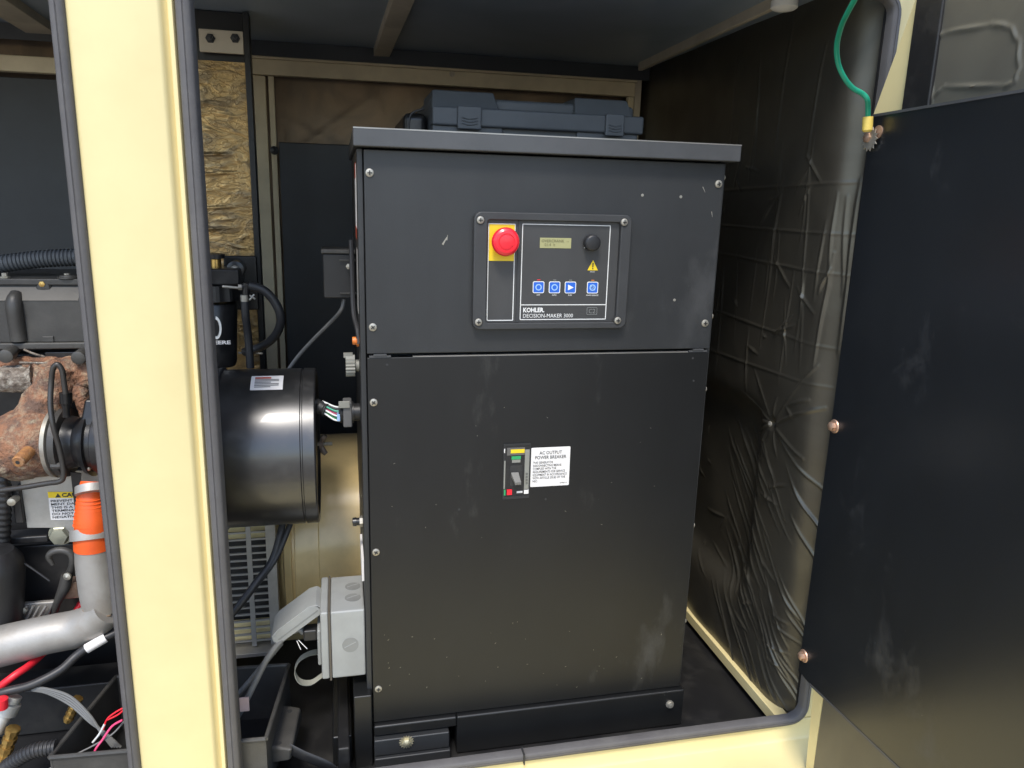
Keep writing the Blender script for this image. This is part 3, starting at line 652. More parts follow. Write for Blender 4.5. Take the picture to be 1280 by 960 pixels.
for px, py in ((600.5, 275), (780.2, 277.7), (771.8, 400.5), (598, 402.5)):
    q = P(px, py, y=D)
    rg = MB(); n = 20
    rg.lathe((q.x, q.y + .002, q.z), (q.x, -1, q.z), [(0, .0085), (.0026, .0085), (.0027, .0068)], 20); obj('screw_recess', rg, ink, cm)
    mm = MB(); mm.v = [v * .92 + q + Vector((0, -.0008, 0)) for v in m.v]; mm.f = m.f; mm.m = m.m
    obj('screw', mm, [steel, ink], cm)

# ---- output breaker and its label
bx0, bz1 = P(629.5, 554, y=0).x, P(640, 554.5, y=0).z; bx1, bz0 = P(662, 600, y=0).x, P(645, 623, y=0).z
fb = MB(); ring(fb, rrect(bx0, bx1, bz0, bz1, .001, 1), rrect(bx0 + .0035, bx1 - .0015, bz0 + .006, bz1 - .004, .001, 1), -.002, .004)
brk = obj('circuit_breaker', fb, powder, cab)
obj('breaker_face', MB().box(bx0 + .0035, bx1 - .0015, -.0012, .003, bz0 + .006, bz1 - .004), blackp, brk)
def bp(px, py): q = P(px, py, y=-.002); return q.x, q.z
def patch(name, pxa, pya, pxb, pyb, mt, y=-.0015, d=.0006):
    xa, za = bp(pxa, pya); xb2, zb3 = bp(pxb, pyb); return obj(name, MB().box(xa, xb2, y - d, y, zb3, za), mt, brk)
patch('breaker_trim', 634, 560, 656, 568.5, mat('breaker_grey', (.12, .115, .105), .4))
patch('yellow_strip', 638.5, 562, 655.5, 565.8, yel, -.0022); patch('green_strip', 639.5, 570.5, 651, 574, greenl); patch('grey_strip', 640, 575, 650.5, 578, knobg)
patch('red_trip_button', 633.5, 612, 639.5, 618, redp, -.0015, .003)
patch('rating_strip', 656.5, 562, 660.5, 612, knobg); patch('white_sticker', 655, 611.5, 660.5, 617, labelw); patch('white_sticker', 646, 614, 653, 616, labelw, -.0016)
patch('edge_label', 630.2, 561, 631.2, 566, labelw, -.0021); patch('edge_label', 630.2, 576, 631.0, 611, knobg, -.0021)
patch('green_tab', 629.8, 612, 631.6, 619, greenl, -.0029)
text('lettering', '600V\n480V\n240V\n125A', (bp(657, 591)[0], -.0022, bp(657, 591)[1]), XR, ZU, .005, .024, ink, brk)
patch('toggle_slot', 638, 582, 652, 607, ink)
q = P(643, 592, y=-.002); tg = MB()
ta = P(639.5, 592.5, y=-.010); tb = P(651.2, 606, y=-.018)
tg.prism([(ta.x, -.003, ta.z), (ta.x + .017, -.003, ta.z + .001), (ta.x + .0185, -.018, tb.z + .003), (ta.x + .0185, -.020, tb.z), (ta.x + .006, -.020, tb.z - .001)][:5], (0, 0, 0)) if False else None
tg.add([(ta.x, -.003, ta.z + .001), (ta.x + .016, -.003, ta.z + .001), (ta.x + .0165, -.003, ta.z - .010), (ta.x + .001, -.003, ta.z - .010),
        (ta.x + .0055, -.019, tb.z + .006), (ta.x + .0185, -.019, tb.z + .006), (ta.x + .0185, -.019, tb.z), (ta.x + .0055, -.019, tb.z)],
       [(0, 1, 2, 3), (4, 7, 6, 5), (0, 4, 5, 1), (1, 5, 6, 2), (2, 6, 7, 3), (3, 7, 4, 0)])
obj('toggle', tg, mat('toggle_grey', (.16, .155, .14), .45), brk, bevel=.001)
c = [P(664, 560, y=-.0006), P(713, 558, y=-.0006), P(711, 606, y=-.0006), P(663, 609, y=-.0006)]
lx0 = (c[0].x + c[3].x) / 2; lx1 = (c[1].x + c[2].x) / 2; lz1 = (c[0].z + c[1].z) / 2; lz0 = (c[2].z + c[3].z) / 2
lm = MB(); plate(lm, lx0, lx1, lz0, lz1, -.0007, .0003, .002); lab = obj('breaker_label', lm, labelw, cab)
wL, hL = lx1 - lx0, lz1 - lz0
text('lettering', 'AC OUTPUT\nPOWER BREAKER', (lx0 + wL * .10, -.0007, lz1 - hL * .09), XR, ZU, wL * .80, hL * .20, ink, lab, .004, align='CENTER')
text('lettering', 'THIS GENERATOR\nDISCONNECTING MEANS\nCOMPLIES WITH THE\nREQUIREMENTS FOR SERVICE\nEQUIPMENT IN ACCORDANCE\nWITH ARTICLE 230.82 OF THE\nNEC.', (lx0 + wL * .05, -.0007, lz1 - hL * .35), XR, ZU, wL * .88, hL * .53, ink, lab, .004)
text('lettering', 'GM88214', (lx0 + wL * .76, -.0007, lz0 + hL * .09), XR, ZU, wL * .18, hL * .03, ink, lab)

# ---------------------------------------------------------------- plastic case on top of the cabinet
tc = empty('tool_case', (.38, .3, 1.193), 'black plastic carry case lying on top of the control cabinet', 'case')
yc = .16
def cx(px, py): return P(px, py, y=yc)
L0, L1 = cx(540, 140), cx(803, 150); zA = cx(540, 140).z
zb0 = 1.193
body = MB().box(L0.x + .002, L1.x - .002, yc + .012, yc + .36, zb0, zA + .010); obj('lower_shell', body, casep, tc, bevel=.008, bseg=3)
top_z = cx(585, 110).z
obj('upper_shell', MB().box(L0.x + .002, L1.x - .002, yc + .045, yc + .36, zA + .0105, top_z - .012), casep, tc, bevel=.008, bseg=3)
for pa, pb in ((541, 630), (724, 801)):
    xa, xb3 = cx(pa, 120).x, cx(pb, 120).x
    blk = MB().add([(xa, yc + .02, zA), (xb3, yc + .02, zA), (xb3, yc + .2, zA), (xa, yc + .2, zA), (xa + .004, yc + .045, top_z), (xb3 - .012, yc + .045, top_z), (xb3 - .012, yc + .2, top_z), (xa + .004, yc + .2, top_z)],
                   [(0, 3, 2, 1), (4, 5, 6, 7), (0, 1, 5, 4), (1, 2, 6, 5), (2, 3, 7, 6), (3, 0, 4, 7)])
    obj('raised_block', blk, casep, tc, bevel=.004)
    obj('lower_block', MB().box(xa, xb3, yc + .004, yc + .05, zb0 + .002, zA - .022), casep, tc, bevel=.003)
obj('front_rail', MB().box(L0.x, L1.x + .003, yc - .004, yc + .05, zA - .024, zA + .012), casep, tc, bevel=.005, bseg=3)
for pa, pb in ((571, 601), (756, 779)):
    xa, xb3 = cx(pa, 140).x, cx(pb, 150).x
    lt = MB().box(xa, xb3, yc - .011, yc - .003, zA - .030, zA + .014)
    la = obj('latch', lt, casep, tc, bevel=.003)
    for k in range(3):
        z = zA - .008 - k * .0055; mid_ = (xa + xb3) / 2; wd = (xb3 - xa) * .33
        obj('latch_rib', MB().tube([(mid_ - wd, yc - .0115, z), (mid_, yc - .0115, z - .003), (mid_ + wd, yc - .0115, z)], .0013, 6), casep, la)
obj('dark_end', MB().box(L0.x - .05, L0.x + .001, yc + .08, yc + .34, zb0, zA + .006), engined, tc, bevel=.015, bseg=3)  # darker block behind the left end of the case
obj('handle_strap', MB().tube([(L0.x - .04, yc + .07, zb0 + .01), (L0.x - .035, yc + .07, zA), (L0.x - .01, yc + .06, zA + .012)], .0022, 8), hosem, tc)

# ---------------------------------------------------------------- relay box behind the cabinet's left edge
q0 = P(401, 312, y=.20); q1 = P(440, 373, y=.20)
rx = empty('relay_box', (q0.x, .2, q1.z), 'small dark box fixed to the left side of the cabinet', 'box')
obj('box_body', MB().box(q0.x + .003, -.013, .20, .30, q1.z, q0.z - .008), blackp, rx, bevel=.003)
obj('box_lid', MB().box(q0.x, -.013, .195, .305, q0.z - .0075, q0.z + .001), enginep, rx, bevel=.002)
obj('strip', MB().box(q0.x + .036, -.013, .194, .1995, q1.z + .01, q1.z + .013).box(q0.x + .036, -.013, .194, .1995, q0.z - .022, q0.z - .019), enginep, rx)
q = P(436, 333, y=.193); obj('bolt', MB().lathe(q, q + Vector((0, -1, 0)), [(-.006, .006), (.004, .006), (.005, 0)], 6), steel, rx)
c1 = MB(); c1.tube([P(430, 374, y=.22), P(426, 388, y=.22), P(412, 404, y=.25), P(392, 424, y=.28), P(372, 446, y=.3), P(355, 470, y=.3)], .004, 8)
tag(obj('cable', c1, greyc), 'thin cable hanging from the small dark box down behind the canister', 'cable')
c1 = MB(); c1.tube([P(439, 300, y=.16), P(440, 340, y=.15), P(442, 390, y=.13), P(447, 412, y=.10), P(449, 430, y=.09)], .005, 8)
tag(obj('cable', c1, hosem), 'dark cable running down the left edge of the cabinet above the orange lamp', 'cable')

# connector with wires at left of cabinet
cn = empty('wire_connector', P(436, 515, y=.12), 'grey multi pin plug with coloured wires in the cabinet side', 'connector')
q = P(447, 515, y=.12); zc = q.z
obj('socket', MB().lathe((xl, .12, zc), (-1, .12, zc), [(0, .018), (.012, .018), (.0125, .022), (.016, .022)], 20), blackp, cn)
obj('plug_shell', MB().box(xl - .034, xl - .016, .098, .142, zc - .026, zc + .026), mat('plug_grey', (.12, .12, .12), .5), cn, bevel=.003)
obj('lever', MB().box(xl - .042, xl - .020, .094, .0975, zc + .016, zc + .030), knobg, cn, bevel=.001)
obj('plug_ring', MB().lathe((xl - .0345, .12, zc), (-1, .12, zc), [(0, .020), (.004, .021), (.008, .019)], 20), blackp, cn)
cols = [white, greenl, ink, white, pinkc, labelw, greenc, ink, white]
for k in range(9):
    dz = (k - 4) * .0032
    obj('wire', MB().tube([(xl - .040, .105 + .004 * (k % 3), zc + dz), (xl - .052, .108 + .004 * (k % 3), zc + dz * 1.0 + .002), P(403, 509, y=.12) + Vector((0, .004 * (k % 3), dz * .8))], .0019, 6), cols[k], cn)
obj('blue_tie', MB().box(xl - .046, xl - .040, .1, .135, zc - .012, zc + .002), bluel, cn)
obj('loom', MB().tube([P(408, 513, y=.12), P(398, 508, y=.13), P(385, 503, y=.15), P(370, 502, y=.2)], .0145, 14, ridges=9), blackp, cn)

# ---------------------------------------------------------------- air cleaner canister
q = P(395, 455, y=.2); zc = .556; yc2 = .20; rc = .155
for _ in range(6):
    # fit radius so the silhouette spans rows 455..655
    pass
xr = P(398, 560, y=yc2).x
ac = empty('air_cleaner', (-.25, yc2, zc - .17), 'large glossy black air cleaner canister with white label beside the post', 'canister')
RC = .165
body = MB().lathe((-.415, yc2, zc), (1, yc2, zc), [(0, RC - .003), (.01, RC), (xr + .415 - .030, RC), (xr + .415 - .0285, RC - .003), (xr + .415 - .026, RC - .003), (xr + .415 - .0245, RC + .0005), (xr + .415 - .003, RC + .0005), (xr + .415, RC - .002), (xr + .415, RC - .012), (xr + .415 - .006, RC - .016), (xr + .415 - .006, .03), (xr + .415 - .003, 0)], 96)
obj('canister', body, canm, ac)
cb = P(283, 555, y=yc2).x
obj('clamp_band', MB().lathe((cb - .012, yc2, zc), (1, yc2, zc), [(0, RC + .004), (.012, RC + .005), (.014, RC + .002)], 96), hosem, ac)
# label wrapped on top of the cylinder
lmb = MB()
def lab_pt(u, v):
    a_ = R(60 + 17 * v); x = P(311, 460, y=.12).x + u * .062; return Vector((x, yc2 - (RC + .0015) * math.cos(a_), zc + (RC + .0015) * math.sin(a_)))
lmb.grid(lab_pt, 6, 6); alb = obj('canister_label', lmb, labelw, ac)
for k in range(7):
    s_ = MB(); v0 = .15 + k * .1
    s_.grid(lambda u, v: Vector((0, -.0006, .0006)) + lab_pt(.12 + u * (.75 if k % 3 else .5), v0 + v * (.05 if k < 6 else .12)), 6, 1); obj('print_line', s_, (inkg if k < 6 else redl), alb)
# wing nut
w = P(402, 555, y=yc2); wx = xr - .002
wn = empty('wing_nut', (wx, yc2, w.z), 'steel wing nut and stud on the end of the black canister', 'wing nut')
obj('stud', MB().lathe((wx, yc2, w.z), (1, yc2, w.z), [(k * .0015, .0042 if k % 2 else .0036) for k in range(22)], 10), steel, wn)
wg = MB().lathe((wx + .004, yc2, w.z), (1, yc2, w.z), [(0, .011), (.006, .008), (.008, .007)], 12)
for s_ in (1, -1):
    wg.tube([(wx + .008, yc2, w.z + s_ * .004), (wx + .012, yc2 - .004, w.z + s_ * .014), (wx + .018, yc2 - .006, w.z + s_ * .021)], [.005, .0065, .005], 8)
obj('wing', wg, mat('dull_wing', (.2, .16, .13), .5, .6), wn)

# ---------------------------------------------------------------- alternator
al = empty('alternator', (-.1, .72, -.09), 'big tan painted alternator housing behind the black canister', 'alternator')
ya, za, RA = .62, .17, .265
ax0 = P(352, 640, y=.40).x
prof = [(0, RA - .02), (.004, RA - .004), (.02, RA - .002), (.022, RA - .008), (.028, RA - .008), (.030, RA), (.085, RA), (.088, RA + .003), (.9, RA + .003), (.9, .05)]
obj('housing', MB().lathe((ax0, ya, za), (1, ya, za), prof, 96), tan, al)
obj('end_bell', MB().lathe((ax0 - .26, ya, za), (1, ya, za), [(0, .12), (0, RA - .09), (.02, RA - .07), (.24, RA - .06), (.26, RA - .021)], 64), tan, al)
obj('foot', MB().box(ax0 - .15, .3, .50, .95, -.09, .04), tan, al, bevel=.004)
# louvre guard (slotted plate) in front of the end bell
gx0, gx1 = -.40, P(345, 730, y=.33).x; gz0 = P(320, 806, y=.33).z; gz1 = P(320, 640, y=.33).z
gd = empty('fan_guard', ((gx0 + gx1) / 2, .33, gz0), 'grey slotted guard plate over tan louvres below the canister', 'guard')
obj('guard_rail', MB().box(gx1 - .018, gx1, .325, .33, gz0, gz1), zincp, gd)
xm = P(312, 700, y=.325).x
obj('guard_rail', MB().box(xm - .0055, xm + .0055, .324, .33, gz0, gz1), zincp, gd)
obj('guard_rail', MB().box(gx1, gx1 + .004, .325, .36, gz0, gz1), zincp, gd)
n = 19; pitch = (gz1 - gz0 - .01) / n
br0 = None
for k in range(n):
    z = gz0 + .012 + k * pitch
    if br0 is None: br0 = obj('guard_bar', MB().box(gx0, gx1 - .0182, .3255, .3295, z, z + .0045), zincp, gd)
    else: inst(br0, WL[br0] + Vector((0, 0, k * pitch)), gd)
lv0 = None
for z0_, z1_, nn_ in ((gz0, gz0 + .055, 5), (gz1 - .075, gz1, 5)):
    for k in range(nn_):
        z = z0_ + (z1_ - z0_) * k / nn_
        if lv0 is None:
            lv0 = obj('louvre', MB().add([(gx0, .345, z), (gx1 - .006, .345, z), (gx1 - .006, .352, z + .012), (gx0, .352, z + .012), (gx0, .35, z), (gx1 - .006, .35, z), (gx1 - .006, .357, z + .012), (gx0, .357, z + .012)], [(0, 1, 2, 3), (4, 7, 6, 5), (0, 4, 5, 1), (3, 2, 6, 7), (0, 3, 7, 4), (1, 5, 6, 2)]), cream, gd); zz0 = z
        else: inst(lv0, WL[lv0] + Vector((0, 0, z - zz0)), gd)
obj('guard_backing', MB().box(gx0, gx1 - .004, .372, .376, gz0, gz1), ink, gd)
obj('foot_flange', MB().box(gx0, P(345, 800, y=.32).x + .0, .30, .36, gz0 - .014, gz0 - .004), zincp, gd, bevel=.001)

# ---------------------------------------------------------------- outlet box on the cabinet's left side
ob = empty('outlet_box', (-.05, .1, .09), 'grey weatherproof outlet box with raised flip cover and black plug', 'outlet box')
fx0, fx1, fy, by = -.082, -.0132, .018, .170; fz1 = .258; fz0 = P(440, 846, y=fy).z
box = obj('box_body', MB().box(fx0, fx1, fy, by, fz0, fz1), greyp, ob, bevel=.004, bseg=3)
obj('gasket', MB().box(fx0 - .004, fx0 - .0002, fy - .002, by + .002, fz0 - .002, fz1 + .002), mat('gasket_brown', (.10, .085, .065), .7), ob)
obj('cover_frame', MB().box(fx0 - .020, fx0 - .0042, fy - .0015, by + .0015, fz0 + .001, fz1 + .001), greyp, ob, bevel=.004, bseg=3)
def knockout(c, ax):
    m_ = MB(); n = 20
    m_.lathe(c, Vector(c) + Vector(ax), [(-.001, .0165), (.0006, .0165), (.0007, 0)], 24)
    o = obj('knockout', m_, greyk, box)
    k_ = MB()
    if ax[1]: k_.prism([(c[0] - .012, c[1] - .0012, c[2] - .006), (c[0] + .012, c[1] - .0012, c[2] + .005), (c[0] + .012, c[1] - .0012, c[2] + .007), (c[0] - .012, c[1] - .0012, c[2] - .004)], (0, .0006, 0))
    else: k_.prism([(c[0] - .012, c[1] - .004, c[2] + .0012), (c[0] + .012, c[1] + .008, c[2] + .0012), (c[0] + .012, c[1] + .011, c[2] + .0012), (c[0] - .012, c[1] - .001, c[2] + .0012)], (0, 0, -.0006))
    obj('slot', k_, greyp, o)
q = P(438, 806, y=fy); knockout((q.x, fy, q.z), (0, -1, 0))
for px, py in ((441, 733), (441, 747)):
    q = P(px, py, z=fz1); knockout((q.x, q.y, fz1), (0, 0, 1))
# receptacle face bulging left
obj('receptacle', MB().box(fx0 - .028, fx0 - .0201, fy + .02, by - .03, fz0 + .02, fz1 - .05), greyp, ob, bevel=.006, bseg=3)
# cover flap
h0 = Vector((fx0 - .016, 0, fz1 - .008)); h1 = P(345, 795, y=.08); h1 = Vector((h1.x, 0, h1.z))
d = (h1 - h0); Lf = d.length; d.normalize(); nn = Vector((d.z, 0, -d.x)); nn = -nn if nn.z < 0 else nn
print('flap', h0, h1, Lf)
fl = MB()
pr = [(0, .0), (.006, .014), (.02, .020), (Lf - .02, .020), (Lf - .004, .016), (Lf, .006), (Lf, 0), (Lf - .004, 0), (Lf - .006, .012), (Lf - .02, .016), (.02, .016), (.008, .010), (.006, 0)]
f0, f1 = fy + .035, by - .035
fl.prism([h0 + d * a_ + nn * b_ + Vector((0, f0, 0)) for a_, b_ in pr], (0, f1 - f0, 0))
for yy in (f0, f1 - .003):
    fl.prism([h0 + d * a_ + nn * b_ + Vector((0, yy, 0)) for a_, b_ in ((.0, -.010), (.004, .012), (.02, .0165), (Lf - .02, .0165), (Lf - .005, .012), (Lf, -.008))], (0, .003, 0))
obj('flip_cover', fl, greyp, ob, bevel=.0012)
rbm = MB(); rbm.prism([h0 + d * a_ + nn * b_ + Vector((0, f0 - .0008, 0)) for a_, b_ in ((.01, .003), (Lf - .01, .003), (Lf - .01, .0005), (.01, .0005))], (0, .0025, 0)); obj('cover_rib', rbm, greyk, ob)
q = P(388, 790, y=.07)
pl = MB().box(q.x - .014, fx0 - .028, .055, .085, q.z - .013, q.z + .012); tag(obj('plug', pl, blackp, None, bevel=.004), 'black mains plug pushed into the grey outlet box', 'plug')
e0 = Vector((q.x - .014, .07, q.z))
t1 = MB().tube([e0, P(372, 787, y=.07), P(355, 797, y=.06), P(335, 822, y=.05), P(318, 855, y=.04), P(303, 885, y=.03), P(285, 915, y=.03)], .0062, 12); tag(obj('power_cord', t1, greyc), 'thick grey cord curving down from the black plug', 'cord')
t1 = MB().tube([P(352, 803, y=.10), P(338, 820, y=.09), P(320, 842, y=.08), P(303, 862, y=.07), P(280, 890, y=.06)], .0058, 12); tag(obj('power_cord', t1, greyc), 'second grey cord running just above the plug cord', 'cord')
t1 = MB().tube([P(305, 880, y=.015), P(300, 900, y=.015)], .008, 12); tag(obj('cord_tag', MB().box(*(lambda q: (q.x - .012, q.x + .006, .012, .016, q.z - .03, q.z))(P(307, 872, y=.014))), mat('pink_tag', (.72, .52, .47), .5), None), 'pale pink tag wrapped on the grey cord by the post', 'tag')
# strap loop
pp = [P(402, 848, y=.12), P(388, 857, y=.11), P(374, 855, y=.10), P(368, 842, y=.10), P(374, 828, y=.12), P(388, 820, y=.14), P(402, 818, y=.15)]
sm = MB(); n_ = 6; pts = []
ext = [pp[0] * 2 - pp[1]] + pp + [pp[-1] * 2 - pp[-2]]
for i in range(len(pp) - 1):
    for k in range(n_):
        t = k / n_; a_, b_, c_, d_ = ext[i:i + 4]; pts.append(.5 * ((2 * b_) + (c_ - a_) * t + (2 * a_ - 5 * b_ + 4 * c_ - d_) * t * t + (3 * b_ - a_ - 3 * c_ + d_) * t ** 3))
pts.append(pp[-1]); vs = []
for p_ in pts: vs += [p_, p_ + Vector((0, .014, .004)), p_ + Vector((.0012, .014, .0052)), p_ + Vector((.0012, 0, .0012))]
sm.add(vs, [(i * 4 + j, i * 4 + (j + 1) % 4, (i + 1) * 4 + (j + 1) % 4, (i + 1) * 4 + j) for i in range(len(pts) - 1) for j in range(4)])
tag(obj('strap_loop', sm, strap), 'pale flat strap curled in a loop below the outlet box', 'strap')
for k, (pa, pb) in enumerate((((371, 801), (376, 812)), ((373, 800), (384, 811)))):
    tag(obj('wire_tie', MB().tube([P(*pa, y=.06), P(*pb, y=.055)], .0008, 6), white), ('short white wire end by the flip cover, steeper of the two', 'short white wire end by the flip cover, flatter of the two')[k], 'wire', 'white wire ends')
# two cables below canister
for k, (dx, r_) in enumerate(((0, .0075), (11, .0065))):
    t1 = MB().tube([P(357 + dx, 640, y=.25), P(350 + dx * .7, 668, y=.22), P(340 + dx * .3, 700, y=.2), P(320, 728 + dx * .3, y=.17), P(300, 755 + dx * .2, y=.15), P(280, 780, y=.14)], r_, 12)
    tag(obj('cable', t1, hosem), ('thick black cable in front of the fan guard, left of a pair', 'black cable in front of the fan guard, right of a pair')[k], 'cable', 'cables across the fan guard')

# ---------------------------------------------------------------- battery box behind the post
bt = empty('battery_box', (-.36, .08, -.09), 'open black plastic battery box with ribbed handle behind the post', 'box')
zr = .055
A0 = P(302, 826, z=zr); A1 = P(361, 830, z=zr); A2 = P(331, 932, z=zr); A3 = P(300, 932, z=zr)
yb_, yf_ = A1.y, A2.y; xr_ = A1.x
yf_ = max(yf_, -.075)
B0 = P(68, 934, z=zr); B1 = P(150, 834, z=zr)
def wallq(mb, a, b, th, zlo, zhi, inset=.012):
    a = Vector(a); b = Vector(b); d = (b - a).normalized(); n = Vector((-d.y, d.x, 0)) * th
    mb.prism([(a.x, a.y, zlo), (b.x, b.y, zlo), (b.x + n.x, b.y + n.y, zlo), (a.x + n.x, a.y + n.y, zlo)], (0, 0, zhi - zlo)); return mb
cr = [Vector((A2.x, yf_, 0)), Vector((xr_, yb_, 0)), Vector((B1.x, yb_ + .02, 0)), Vector((B0.x, yf_ + .02, 0))]
w4 = MB()
for i in range(4): wallq(w4, cr[i], cr[(i + 1) % 4], .004, -.088, zr - .004)
obj('wall', w4, enginep, bt)
rim = MB()
loop = [Vector((c_.x, c_.y, zr - .002)) for c_ in cr]
for i in range(4): rim.tube([loop[i], loop[(i + 1) % 4]], .0045, 8)
obj('rim', rim, enginep, bt)
obj('inner_tray', MB().prism([(c_.x, c_.y, -.086) for c_ in cr], (0, 0, .01)), floorm, bt)
fp = P(335, 950, z=-.01); fq = P(378, 890, z=-.01)
hd = MB().add([P(335, 932, z=.0), P(352, 880, z=.0), P(376, 884, z=.0), P(365, 938, z=.0), P(331, 957, z=-.04), P(350, 895, z=-.04), P(378, 897, z=-.04), P(364, 950, z=-.04)],
              [(0, 1, 2, 3), (4, 7, 6, 5), (0, 4, 5, 1), (1, 5, 6, 2), (2, 6, 7, 3), (3, 7, 4, 0)])
hdl = obj('handle', hd, enginep, bt, bevel=.006, bseg=3)
for px, py in ((362, 889), (349, 929)):
    q = P(px, py, z=.0); obj('handle_hole', MB().lathe(q, q + Vector((0, 0, 1)), [(-.001, .005), (.0008, .005), (.0009, 0)], 12), ink, hdl)

# ================================================================= ENGINE (left of the post)
YE = .30
en = empty('engine', P(50, 600, y=YE), 'black diesel engine with rusty manifold left of the post', 'engine')
def E(px, py, y=YE): return P(px, py, y=y)
s = MPP(YE)
# block
obj('block', MB().box(E(-60, 600, YE + .06).x, E(150, 600, YE + .06).x, YE + .08, YE + .45, -.05, E(0, 440, YE + .08).z), engined, en, bevel=.01)
# valve cover
vx0, vx1 = E(-60, 400).x, E(103, 400).x
zt_, zb1, zface = E(50, 347).z, E(50, 431).z, E(50, 378, YE).z
vc = MB().box(vx0, vx1, YE + .012, YE + .25, zb1, zt_ - .028)
pr = [(YE + .0, zb1 + .006), (YE + .0, zface + .004), (YE + .022, zt_ - .020), (YE + .022, zt_ - .018), (YE + .24, zt_ - .018), (YE + .24, zb1 + .006)]
vc = MB().prism([(vx0, y, z) for y, z in pr], (vx1 - vx0, 0, 0)); vco = obj('valve_cover', vc, enginep, en, bevel=.003)
obj('cover_top', MB().box(vx0, vx1 - .002, YE + .016, YE + .24, zt_ - .0175, zt_ - .004), enginep, en, bevel=.003)
obj('cover_rail', MB().box(vx0, vx1 + .006, YE - .010, YE + .1, zb1 - .008, zb1 + .0055), enginep, en, bevel=.003)
obj('cover_bevel', MB().prism([(vx0, YE - .0015, zface + .004), (vx1 - .004, YE - .0015, zface + .004), (vx1 - .001, YE + .012, zt_ - .028), (vx1 - .001, YE + .0205, zt_ - .021), (vx0, YE + .0205, zt_ - .021)], (0, .004, -.002)), mat('cover_bevel_grey', (.13, .125, .115), .5, .3), en)
gx = E(21, 400).x
rbm = MB().tube([(gx, YE + .0, zb1 + .01), (gx, YE - .004, zface - .005), (gx, YE + .014, zt_ - .035)], [.016, .0155, .012], 14); obj('rib', rbm, enginep, en)
obj('cover_tab', MB().box(E(50, 400).x, E(65, 400).x, YE - .003, YE + .01, zb1 + .0056, zb1 + .018), enginep, en, bevel=.002)
for px in (6, 84):
    q = E(px, 343, YE + .03); q.z = zt_ - .004; obj('cover_bolt', MB().lathe(q, q + Vector((0, 0, 1)), [(0, .010), (.003, .010), (.0032, .006), (.010, .006), (.011, 0)], 8), steel, en)
q = E(53, 355, YE + .018); obj('brass_bolt', MB().lathe(q, q + Vector((0, -1, 0)), [(0, .006), (.004, .006), (.005, 0)], 6), brass, en)
q = E(54, 360, YE + .016); obj('bolt_boss', MB().lathe(q + Vector((0, .01, 0)), q + Vector((0, -1, 0)), [(0, .016), (.006, .015), (.010, .011), (.011, 0)], 20), enginep, en)
# oval cap
q = E(86, 353, YE + .03); obj('oil_cap', MB().lathe((q.x, q.y, zt_ - .004), (q.x, q.y, 2), [(0, .020), (.003, .020), (.004, .017), (.006, .016), (.007, 0)], 24), enginep, en)
# bolts below the cover
for px, py in ((6, 446), (97, 448)):
    q = E(px, py, YE - .06); e2 = E(px + 16, py - 12, YE + .01)
    obj('injector_cap', MB().lathe(q, e2, [(0, .010), (.002, .0135), (.03, .0135), (.034, .010), ((e2 - q).length, .010)], 16), engined if False else enginep, en)
obj('head_recess', MB().box(E(56, 440).x, E(95, 440).x, YE - .002, YE + .05, E(60, 453).z, E(60, 440).z), shieldm, en, bevel=.002)
# fender of flaky manifold
def roughen(mb, amp, sc):
    c_ = sum(mb.v, Vector()) / len(mb.v)
    nv = []
    for v in mb.v:
        n_ = noise.noise_vector(v * sc) * amp + noise.noise_vector(v * sc * 3.1) * amp * .45
        nv.append(v + n_)
    mb.v = nv; return mb
def lump(name, pts, r, mt, y, n=18, **k):
    return obj(name, roughen(MB().tube([E(px, py, y + dy) for px, py, dy in pts], r, 44, sub=16, **k), .0055, 38), mt, en, ang=70)
lump('manifold_log', [(-60, 476, -.02), (-10, 474, -.02), (20, 473, -.02), (44, 471, -.02)], [.027, .027, .026, .027], scale_, YE - .02)
lump('manifold_runner', [(-60, 459, .01), (0, 457, .01), (60, 458, .01), (125, 457, .01)], [.018, .019, .02, .02], rust, YE - .01)
lump('manifold_body', [(42, 466, 0), (70, 472, -.01), (95, 468, 0), (125, 466, 0)], [.022, .040, .034, .03], rust, YE - .02)
lump('manifold_neck', [(72, 460, 0), (66, 485, -.01), (56, 505, -.02), (46, 530, -.02)], [.042, .040, .040, .048], rust, YE - .03, n=20)
lump('manifold_outlet', [(90, 480, 0), (104, 500, -.01), (110, 525, -.01)], [.022, .018, .014], rust, YE - .03)
fl_ = E(92, 452, YE - .04); obj('manifold_flange', MB().box(E(30, 450, YE - .03).x, E(62, 450, YE - .03).x, YE - .045, YE, E(50, 459, YE - .03).z, E(50, 453, YE - .03).z), rust, en, bevel=.003)
# heat shield bracket strip
obj('steel_lines', MB().tube([E(30, 437, YE - .03), E(42, 442, YE - .035), E(56, 446, YE - .03)], .0022, 8).tube([E(24, 453, YE - .045), E(62, 454, YE - .045)], .002, 8), scale_, en)
# turbine housing: short drum facing right, plus volute
tcx = E(47, 553, YE - .07); dirx = Vector((1, -.10, 0)).normalized()
tb = MB().lathe(tcx - dirx * .075, tcx + dirx, [(0, .02), (.005, .052), (.03, .066), (.07, .071), (.095, .069), (.106, .064), (.108, .058)], 40)
obj('turbine_housing', tb, rust, en)
lump('turbine_volute', [(-24, 548, 0), (-4, 560, -.02), (12, 578, -.02), (32, 584, -.01), (48, 574, 0)], [.03, .036, .034, .028, .02], rust, YE - .07, n=18)
ct = tcx + dirx * .033
obj('clamp_band', MB().lathe(ct, ct + dirx, [(0, .067), (.002, .071), (.010, .0715), (.012, .066)], 48), steel, en)
obj('v_band', MB().lathe(ct + dirx * .013, ct + dirx * 2, [(0, .066), (.002, .070), (.014, .070), (.016, .063)], 48), enginep, en)
obj('bearing_housing', MB().lathe(ct + dirx * .03, ct + dirx * 2, [(0, .055), (.02, .050), (.035, .056)], 32), engined, en)
